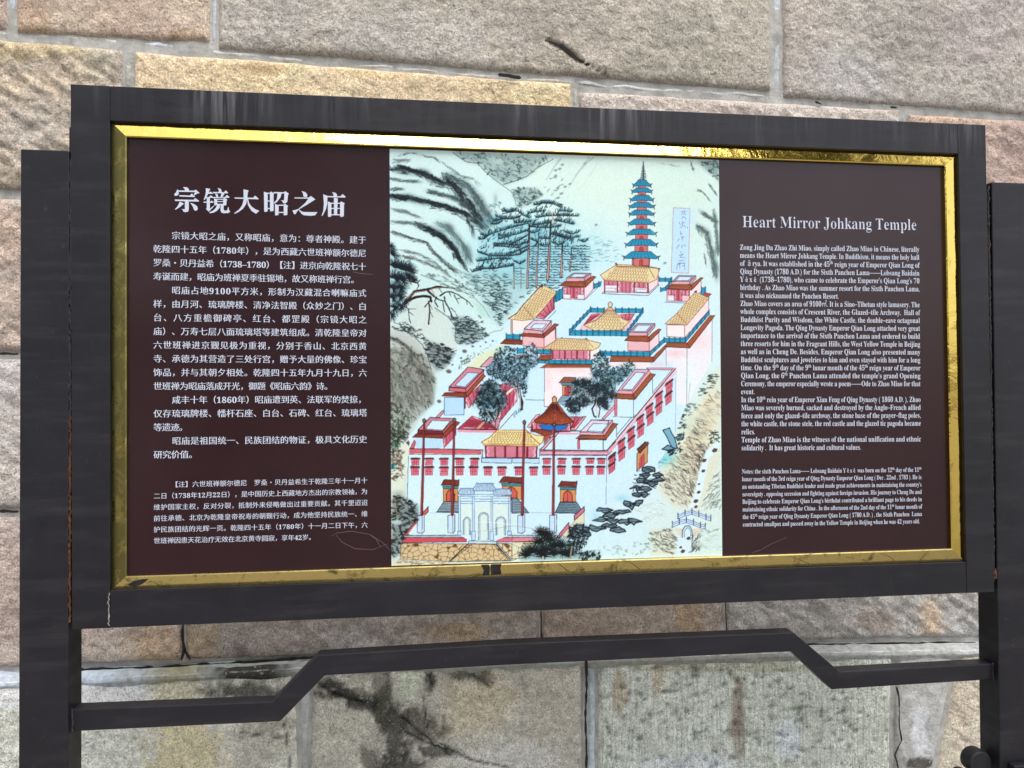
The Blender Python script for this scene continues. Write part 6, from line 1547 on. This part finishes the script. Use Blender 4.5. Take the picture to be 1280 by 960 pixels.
# heading in Chinese, drawn stroke by stroke
HX = {1: (210, [  # first three characters
  [(208,100),(250,98),(280,112),(292,135),(288,158),(240,158),(232,128)], [(128,130),(148,145),(150,195),(130,218),(98,222),(84,200),(112,172)],
  [(148,144),(365,148),(385,134),(442,183),(402,192),(368,212),(360,196),(378,168),(148,164)], [(155,210),(303,216),(330,188),(376,227),(370,237),(160,230)],
  [(94,271),(355,276),(380,253),(434,291),(428,301),(100,292)], [(235,290),(290,290),(290,400),(282,438),(240,449),(214,440),(206,416),(188,404),(235,406)],
  [(165,300),(222,328),(190,358),(150,387),(105,415),(98,406),(132,368),(150,335)], [(308,316),(362,335),(405,365),(415,398),(405,420),(384,430),(362,415),(345,368)],
  [(525,113),(590,125),(572,155),(555,200),(525,258),(505,280),(498,270),(518,215),(528,160)], [(556,178),(592,163),(630,186),(622,192),(552,192)], [(533,238),(568,238),(594,213),(634,241),(628,248),(533,249)],
  [(494,301),(590,302),(608,288),(638,309),(630,316),(497,316)], [(540,247),(583,247),(583,400),(632,360),(642,355),(634,372),(568,443),(528,402),(540,388)],
  [(690,113),(727,120),(748,150),(742,176),(705,172),(708,140)], [(625,166),(780,170),(803,143),(838,179),(828,186),(630,183)], [(655,184),(692,200),(698,240),(675,240)], [(745,180),(788,190),(758,235),(730,240)],
  [(618,236),(790,238),(820,208),(858,241),(850,248),(625,251)], [(640,256),(685,264),(685,345),(645,356)], [(768,262),(790,250),(828,275),(815,287),(812,350),(768,357)],
  [(684,262),(770,262),(770,274),(684,274)], [(684,294),(770,294),(770,305),(684,305)], [(684,332),(770,332),(770,345),(684,345)],
  [(684,345),(727,345),(717,390),(680,430),(630,456),(580,462),(578,450),(630,425),(664,390)], [(733,345),(774,345),(774,412),(792,428),(822,424),(836,380),(846,380),(846,415),(866,440),(840,460),(770,463),(740,450),(731,420)],
  [(925,243),(1185,247),(1213,218),(1262,262),(1255,269),(930,259)], [(1050,130),(1122,145),(1109,180),(1102,260),(1085,340),(1040,402),(970,452),(925,470),(923,460),(990,410),(1033,350),(1053,270)],
  [(1096,250),(1111,250),(1127,320),(1162,370),(1220,410),(1270,428),(1225,470),(1160,427),(1113,350)]]),
 2: (325, [
  [(54,163),(106,178),(106,435),(70,446),(59,436)], [(137,178),(152,160),(197,190),(189,205),(189,430),(147,438),(140,430)], [(104,178),(140,178),(140,191),(104,191)], [(104,286),(140,286),(140,299),(104,299)], [(104,390),(140,390),(140,403),(104,403)],
  [(190,167),(335,171),(350,156),(402,190),(389,210),(381,300),(355,326),(320,323),(316,300),(288,281),(334,286),(340,188),(190,185)], [(245,184),(302,190),(286,240),(242,300),(201,330),(194,320),(235,270)],
  [(207,333),(259,352),(259,485),(217,493),(210,486)], [(329,345),(345,331),(392,360),(381,375),(381,485),(342,493),(330,486)], [(258,344),(331,344),(331,358),(258,358)], [(258,444),(331,444),(331,458),(258,458)],
  [(578,153),(632,170),(659,205),(656,232),(627,241),(603,225),(600,190)], [(480,243),(680,244),(708,223),(770,270),(720,302),(640,352),(540,410),(543,396),(630,320),(673,259),(480,257)],
  [(453,423),(500,417),(537,401),(562,425),(600,445),(690,447),(800,447),(765,492),(700,498),(610,491),(575,467),(540,417),(520,432),(490,479),(470,467)],
  [(1000,170),(1047,178),(1071,200),(1069,234),(1025,230),(1020,195)], [(935,223),(1118,227),(1150,196),(1192,235),(1185,245),(935,240)], [(879,198),(939,222),(936,330),(916,410),(870,496),(856,499),(880,430),(889,330)],
  [(1028,244),(1082,255),(1073,490),(1029,490)], [(944,298),(993,318),(993,505),(957,516),(946,506)], [(1114,315),(1130,298),(1180,325),(1169,340),(1166,505),(1127,515),(1115,505)],
  [(992,317),(1115,317),(1115,331),(992,331)], [(992,389),(1115,389),(1115,402),(992,402)], [(992,477),(1115,477),(1115,491),(992,491)]])}
V = []; F = []; n = 0; kk = 0
for x0, polys in HX.values():
    for pl in polys:
        P = [at(x0+u/11.13, 225+v/11.13, TY) for u, v in pl]; kk += 1
        for p in P: V.append((p[0], TY-.00003*(kk % 9), p[2]))
        for t in tessellate_polygon([[Vector((p[0], p[2], 0)) for p in P]]): F.append([n+i for i in t])
        n += len(P)
link('heading_lettering', fast_mesh('heading_lettering', V, np.array(F), False), M_INK, sign)

EM = at(300, 400)[0]-at(288.9, 400)[0]         # body type size
def rows(lines, tab, em, name, dx=.013, dy=-.009, **kw):
    T_ = Text()
    for (txt, x0, x1), (yl, yr) in zip(lines, tab):
        # y given at the columns' left and right margins, measured at mid height
        XL, XR = kw['xl'], kw['xr']
        f = lambda x: yl+(yr-yl)*(x-XL)/(XR-XL)+kw['drop']
        T_.line(txt, x0, f(x0), x1, f(x1), em, dx, dy, kw.get('justify', True), kw.get('cjk', True), kw.get('wide'))
    return T_.build(name)
body = [("宗镜大昭之庙，又称昭庙，意为：尊者神殿。建于", 214.5, 458), ("乾隆四十五年（1780年），是为西藏六世班禅额尔德尼", 191.3, 458), ("罗桑・贝丹益希（1738-1780）【注】进京向乾隆祝七十", 191.3, 458),
  ("寿诞而建，昭庙为班禅夏季驻锡地，故又称班禅行宫。", 191.3, 449), ("昭庙占地9100平方米，形制为汉藏混合喇嘛庙式", 214.5, 458), ("样，由月河、琉璃牌楼、清净法智殿（众妙之门）、白", 191.4, 458.5),
  ("台、八方重檐御碑亭、红台、都罡殿（宗镜大昭之", 191.4, 458.5), ("庙）、万寿七层八面琉璃塔等建筑组成。清乾隆皇帝对", 191.4, 458.5), ("六世班禅进京觐见极为重视，分别于香山、北京西黄", 191.4, 458.5),
  ("寺、承德为其营造了三处行宫，赠予大量的佛像、珍宝", 191.5, 458.8), ("饰品，并与其朝夕相处。乾隆四十五年九月十九日，六", 191.5, 458.8), ("世班禅为昭庙落成开光，御题《昭庙六韵》诗。", 191.5, 416),
  ("咸丰十年（1860年）昭庙遭到英、法联军的焚掠，", 214.8, 458), ("仅存琉璃牌楼、幡杆石座、白台、石碑、红台、琉璃塔", 191.6, 459), ("等遗迹。", 191.6, 235), ("昭庙是祖国统一、民族团结的物证，极具文化历史", 215, 459), ("研究价值。", 191.8, 247)]
# straight rules fitted to the printed lines at both margins
yL = [292.4+17.17*i for i in range(17)]; yR = [298.6+16.60*i-.0*i for i in range(17)]
rows(body, list(zip(yL, yR)), EM, 'body_lettering', .013, -.008, xl=191.5, xr=458.5, drop=5.4, wide=(.003, 0))
notes = [("【注】六世班禅额尔德尼\u3000罗桑・贝丹益希生于乾隆三年十一月十", 214, 459.5), ("二日（1738年12月22日），是中国历史上西藏地方杰出的宗教领袖，为", 191.8, 459.5), ("维护国家主权，反对分裂，抵制外来侵略做出过重要贡献。其千里迢迢", 191.8, 459.7),
  ("前往承德、北京为乾隆皇帝祝寿的朝觐行动，成为他坚持民族统一、维", 191.8, 459.7), ("护民族团结的光辉一页。乾隆四十五年（1780年）十一月二日下午，六", 191.8, 459.8), ("世班禅因患天花治疗无效在北京黄寺圆寂，享年42岁。", 191.8, 394)]
rows(notes, [(605+13.98*i, 599.2+13.9*i-.0*i) for i in range(6)], EM*.765, 'note_lettering', .009, -.005, xl=191.8, xr=459.6, drop=4.2, wide=(.002, 0))
eng = ["Zong Jing Da Zhao Zhi Miao, simply called Zhao Miao in Chinese, literally", "means the Heart Mirror Johkang Temple. In Buddhism, it means the holy hall", "of  ā rya. It was established in the 45^th^ reign year of Emperor Qian Long of",
  "Qing Dynasty (1780 A.D.) for the Sixth Panchen Lama\u2014\u2014Lobsang Baidain", "Y ê x ê  (1738-1780), who came to celebrate the Emperor's Qian Long's 70", "birthday . As Zhao Miao was the summer resort for the Sixth Panchen Lama,",
  "it was also nicknamed the Panchen Resort.", "Zhao Miao covers an area of 9100\u33a1. It is a Sino-Tibetan style lamasery. The", "whole complex consists of Crescent River, the Glazed-tile Archway,  Hall of", "Buddhist Purity and Wisdom, the White Castle, the double-eave octagonal",
  "Longevity Pagoda. The Qing Dynasty Emperor Qian Long attached very great", "importance to the arrival of the Sixth Panchen Lama and ordered to build", "three resorts for him in the Fragrant Hills, the West Yellow Temple in Beijing", "as well as in Cheng De. Besides, Emperor Qian Long also presented many",
  "Buddhist sculptures and jewelries to him and even stayed with him for a long", "time. On the 9^th^ day of the 9^th^ lunar month of the 45^th^ reign year of Emperor", "Qian Long, the 6^th^ Panchen Lama attended the temple's grand Opening", "Ceremony, the emperor especially wrote a poem\u2014\u2014Ode to Zhao Miao for that", "event.",
  "In the 10^th^ rein year of Emperor Xian Feng of Qing Dynasty ( 1860 A.D. ), Zhao", "Miao was severely burned, sacked and destroyed by the Anglo-French allied", "force and only the glazed-tile archway, the stone base of the prayer-flag poles,", "the white castle, the stone stele, the red castle and the glazed tic pagoda became", "relics.",
  "Temple of Zhao Miao is the witness of the national unification and ethnic", "solidarity .  It has great historic and cultural values."]
endx = {6: 1048.8, 18: 943.5, 23: 944, 25: 1076.5}
EE = at(1036, 400)[0]-at(1025.6, 400)[0]
T_ = Text()
for i, t_ in enumerate(eng):
    yl = 309.3+10.03*i; yr = 312.0+9.87*i
    x0 = 924.8+.08*i; xr = 1149.2+.09*i; x1 = endx.get(i, xr); y1 = yl+(yr-yl)*(x1-x0)/(xr-x0)
    T_.line(t_, x0, yl+2.9, x1, y1+2.9, EE*.93, 0, 0, True, False, (-.003, .001), .93)
T_.build('body_lettering')
en = ["Notes: the sixth Panchen Lama\u2014\u2014 Lobsang Baidain Y ê x ê  was born on the 12^th^ day of the 11^th^", "lunar month of the 3rd reign year of Qing Dynasty Emperor Qian Long ( Dec . 22nd , 1783 ). He is", "an outstanding Tibetan Buddhist leader and made great achievements in maintaining the country's",
  "sovereignty , opposing secession and fighting against foreign invasion. His journey to Cheng De and", "Beijing to celebrate Emperor Qian Long's birthdat contributed a brilliant page to his deeds in", "maintaining ethnic solidarity for China . In the afternoon of the 2nd day of the 11^th^ lunar month of",
  "the 45^th^ reign year of Qing Dynasty Emperor Qian Long ( 1780 A.D. ) , the Sixth Panchen  Lama", "contracted smallpox and passed away in the Yellow Temple in Beijing when he was 42 years old."]
T_ = Text()
for i, t_ in enumerate(en):
    T_.line(t_, 927.3+.16*i, 589.6+9.45*i+2.5, 1151.8+.14*i if i < 7 else 1149.8, 587.2+9.2*i+2.5, EE*.80, 0, 0, True, False, (-.003, 0), .90)
T_.build('note_lettering')
T_ = Text(); T_.line("Heart Mirror Johkang Temple", 927.8, 283.8, 1146.2, 287.6, (at(1100, 290)[0]-at(1081.2, 290)[0])*1.06, -.014, -.003, True, False, (-.019, -.003), .94); T_.build('heading_lettering')

# scratches in the print
def scratch(pts, w):
    P = [at(x, y, BY-.0006) for x, y in pts]; V = []; F = []
    for i, p in enumerate(P):
        d = P[min(i+1, len(P)-1)]-P[max(i-1, 0)]; d /= np.linalg.norm(d); nn = np.array([-d[2], 0, d[0]])*w*(.4+.6*math.sin(math.pi*(i+.5)/len(P)))
        V += [p+nn, p-nn]
    for i in range(len(P)-1): F.append((2*i, 2*i+2, 2*i+3, 2*i+1))
    link('scratch', fast_mesh('scratch', V, np.array(F)), M_SCR, sign)
for p in ([(414, 670), (422, 666), (440, 664), (462, 668), (478, 678), (488, 688)], [(420, 669), (428, 678), (444, 686), (466, 687), (484, 680)], [(462, 668), (470, 674), (476, 684)],
          [(940, 691), (952, 687), (962, 681), (983, 672)], [(441, 340), (452, 342), (466, 343)], [(596, 665), (640, 657), (690, 664), (705, 668)]):
    scratch(p, .00026)
# ---------------------------------------------------------------- ground and the trees behind the viewer (seen in the gold trim)
def ground_material():
    m, nt, b = mat('stone_paving', .85, 0, .3)
    br = nt.nodes.new('ShaderNodeTexBrick'); tc = nt.nodes.new('ShaderNodeTexCoord'); nt.links.new(tc.outputs['Object'], br.inputs['Vector'])
    br.inputs['Scale'].default_value = 1.6; br.inputs['Color1'].default_value = (.24, .23, .21, 1); br.inputs['Color2'].default_value = (.29, .27, .25, 1); br.inputs['Mortar'].default_value = (.12, .115, .11, 1)
    br.inputs['Mortar Size'].default_value = .012
    c = mixc(nt, 1.0, br.outputs[0], ramp(nt, noise(nt, 6, 6, .6), [(.3, .8), (.7, 1.15)]), 'MULTIPLY')
    nt.links.new(c, b.inputs['Base Color']); bump(nt, b, noise(nt, 40, 5, .6), .5, .004); return m
n = 3
V = [(-150, -150, 0), (150, -150, 0), (150, 150, 0), (-150, 150, 0)]
tag(link('ground', fast_mesh('ground', V, np.array([[0, 1, 2, 3]])), ground_material()), kind='structure')
def leaf_material(name, c1, c2):
    m, nt, b = mat(name, .6, 0, .4)
    oi = nt.nodes.new('ShaderNodeNewGeometry')
    nt.links.new(ramp(nt, oi.outputs['Random Per Island'], [(0, c1), (1, c2)]), b.inputs['Base Color']); return m
M_LEAF = leaf_material('green_leaves', (.035, .055, .018), (.10, .12, .035)); M_BARK = simple('bark', (.10, .075, .055), .9, 0, .2, 12, .02, .4)
def tube(pts, rad, nseg=8):
    V = []; F = []
    for i, (p, r) in enumerate(zip(pts, rad)):
        p = np.array(p, float); d = np.array(pts[min(i+1, len(pts)-1)], float)-np.array(pts[max(i-1, 0)], float); d /= np.linalg.norm(d)
        a = np.cross(d, (0, 1, .1)); a /= np.linalg.norm(a); b = np.cross(d, a)
        for k in range(nseg): t = k/nseg*2*math.pi; V.append(p+r*(a*math.cos(t)+b*math.sin(t)))
    for i in range(len(pts)-1):
        for k in range(nseg): F.append((i*nseg+k, i*nseg+(k+1) % nseg, (i+1)*nseg+(k+1) % nseg, (i+1)*nseg+k))
    return np.array(V), np.array(F)
def leaves(centres, radii, n, size, seed, flat=.7):
    r = np.random.RandomState(seed); k = r.randint(len(centres), size=n); c = np.array(centres)[k]; rad = np.array(radii)[k]
    d = r.randn(n, 3); d /= np.linalg.norm(d, axis=1)[:, None]; P = c+d*(rad*(.35+.65*r.rand(n)**.5))[:, None]*np.array([1, 1, flat])
    a = r.randn(n, 3); a /= np.linalg.norm(a, axis=1)[:, None]; b = np.cross(a, r.randn(n, 3)); b /= np.linalg.norm(b, axis=1)[:, None]
    s = size*(.6+.8*r.rand(n))[:, None]
    V = np.stack([P-a*s, P-b*s*.5, P+a*s, P+b*s*.5], 1).reshape(-1, 3); return V, np.arange(4*n).reshape(-1, 4)
def tree(name, x, y, h, spread, crown0, n, seed, label, cat='tree'):
    r = np.random.RandomState(seed); t = tag(empty(name, (x, y, 0)), label, cat)
    top = np.array([x+r.randn()*.3, y+r.randn()*.3, h*.92]); pts = [(x, y, 0), (x+.1*r.randn(), y, h*.3), ((x+top[0])/2, (y+top[1])/2, h*.6), tuple(top)]
    V, F = tube(pts, [h*.022, h*.018, h*.012, h*.004]); link('trunk', fast_mesh('trunk', V, F, True), M_BARK, t)
    cs, rs = [], []
    for k in range(13):
        z = crown0*h+(1-crown0)*h*(k+.5)/13; a = k*2.4+r.rand(); w_ = spread*(1-.55*abs((k-4)/9))*(.6+.5*r.rand())
        e_ = np.array([x+math.cos(a)*w_, y+math.sin(a)*w_, z]); s_ = np.array([x, y, z-.12*h])
        V, F = tube([s_, (s_+e_)/2+(0, 0, .05*h), e_], [h*.008, h*.005, h*.002], 6); link('limb', fast_mesh('limb', V, F, True), M_BARK, t)
        cs += [e_, (s_+e_)/2+np.array([0, 0, .05*h])]; rs += [spread*.42, spread*.34]
    V, F = leaves(cs, rs, n, .10, seed); link('crown', fast_mesh('crown', V, F), M_LEAF, t)
    return t
tree('broadleaf_tree', -2.9, -8.6, 10.5, 3.0, .12, 9000, 1, 'tall dense dark green tree standing behind the viewer at the left, low branches')
tree('broadleaf_tree', -10.5, -6.0, 9.5, 3.0, .10, 8000, 2, 'dense tree left of the viewer, close to the line of the wall')
tree('broadleaf_tree', .9, -14.0, 9.0, 2.8, .16, 7000, 3, 'green tree straight behind the viewer, farther off than its neighbours')
tree('tall_tree', 6.2, -5.8, 13.5, 3.2, .62, 8000, 4, 'tall tree with a bare trunk and high crown behind the viewer at the right')
hd = tag(empty('shrub', (10.5, -1.7, 0)), 'low bushy green shrub on the paving to the right of the sign', 'shrub')
V, F = leaves([(10+.5*i, -1.0-.8*(i % 3), .8+.25*(i % 2)) for i in range(6)], [1.0]*6, 6000, .07, 9, .9); link('foliage', fast_mesh('foliage', V, F), M_LEAF, hd)
V, F = tube([(11, -2.7, 0), (11, -2.7, .5), (11.1, -2.7, 1.0)], [.06, .05, .03]); link('stem', fast_mesh('stem', V, F, True), M_BARK, hd)
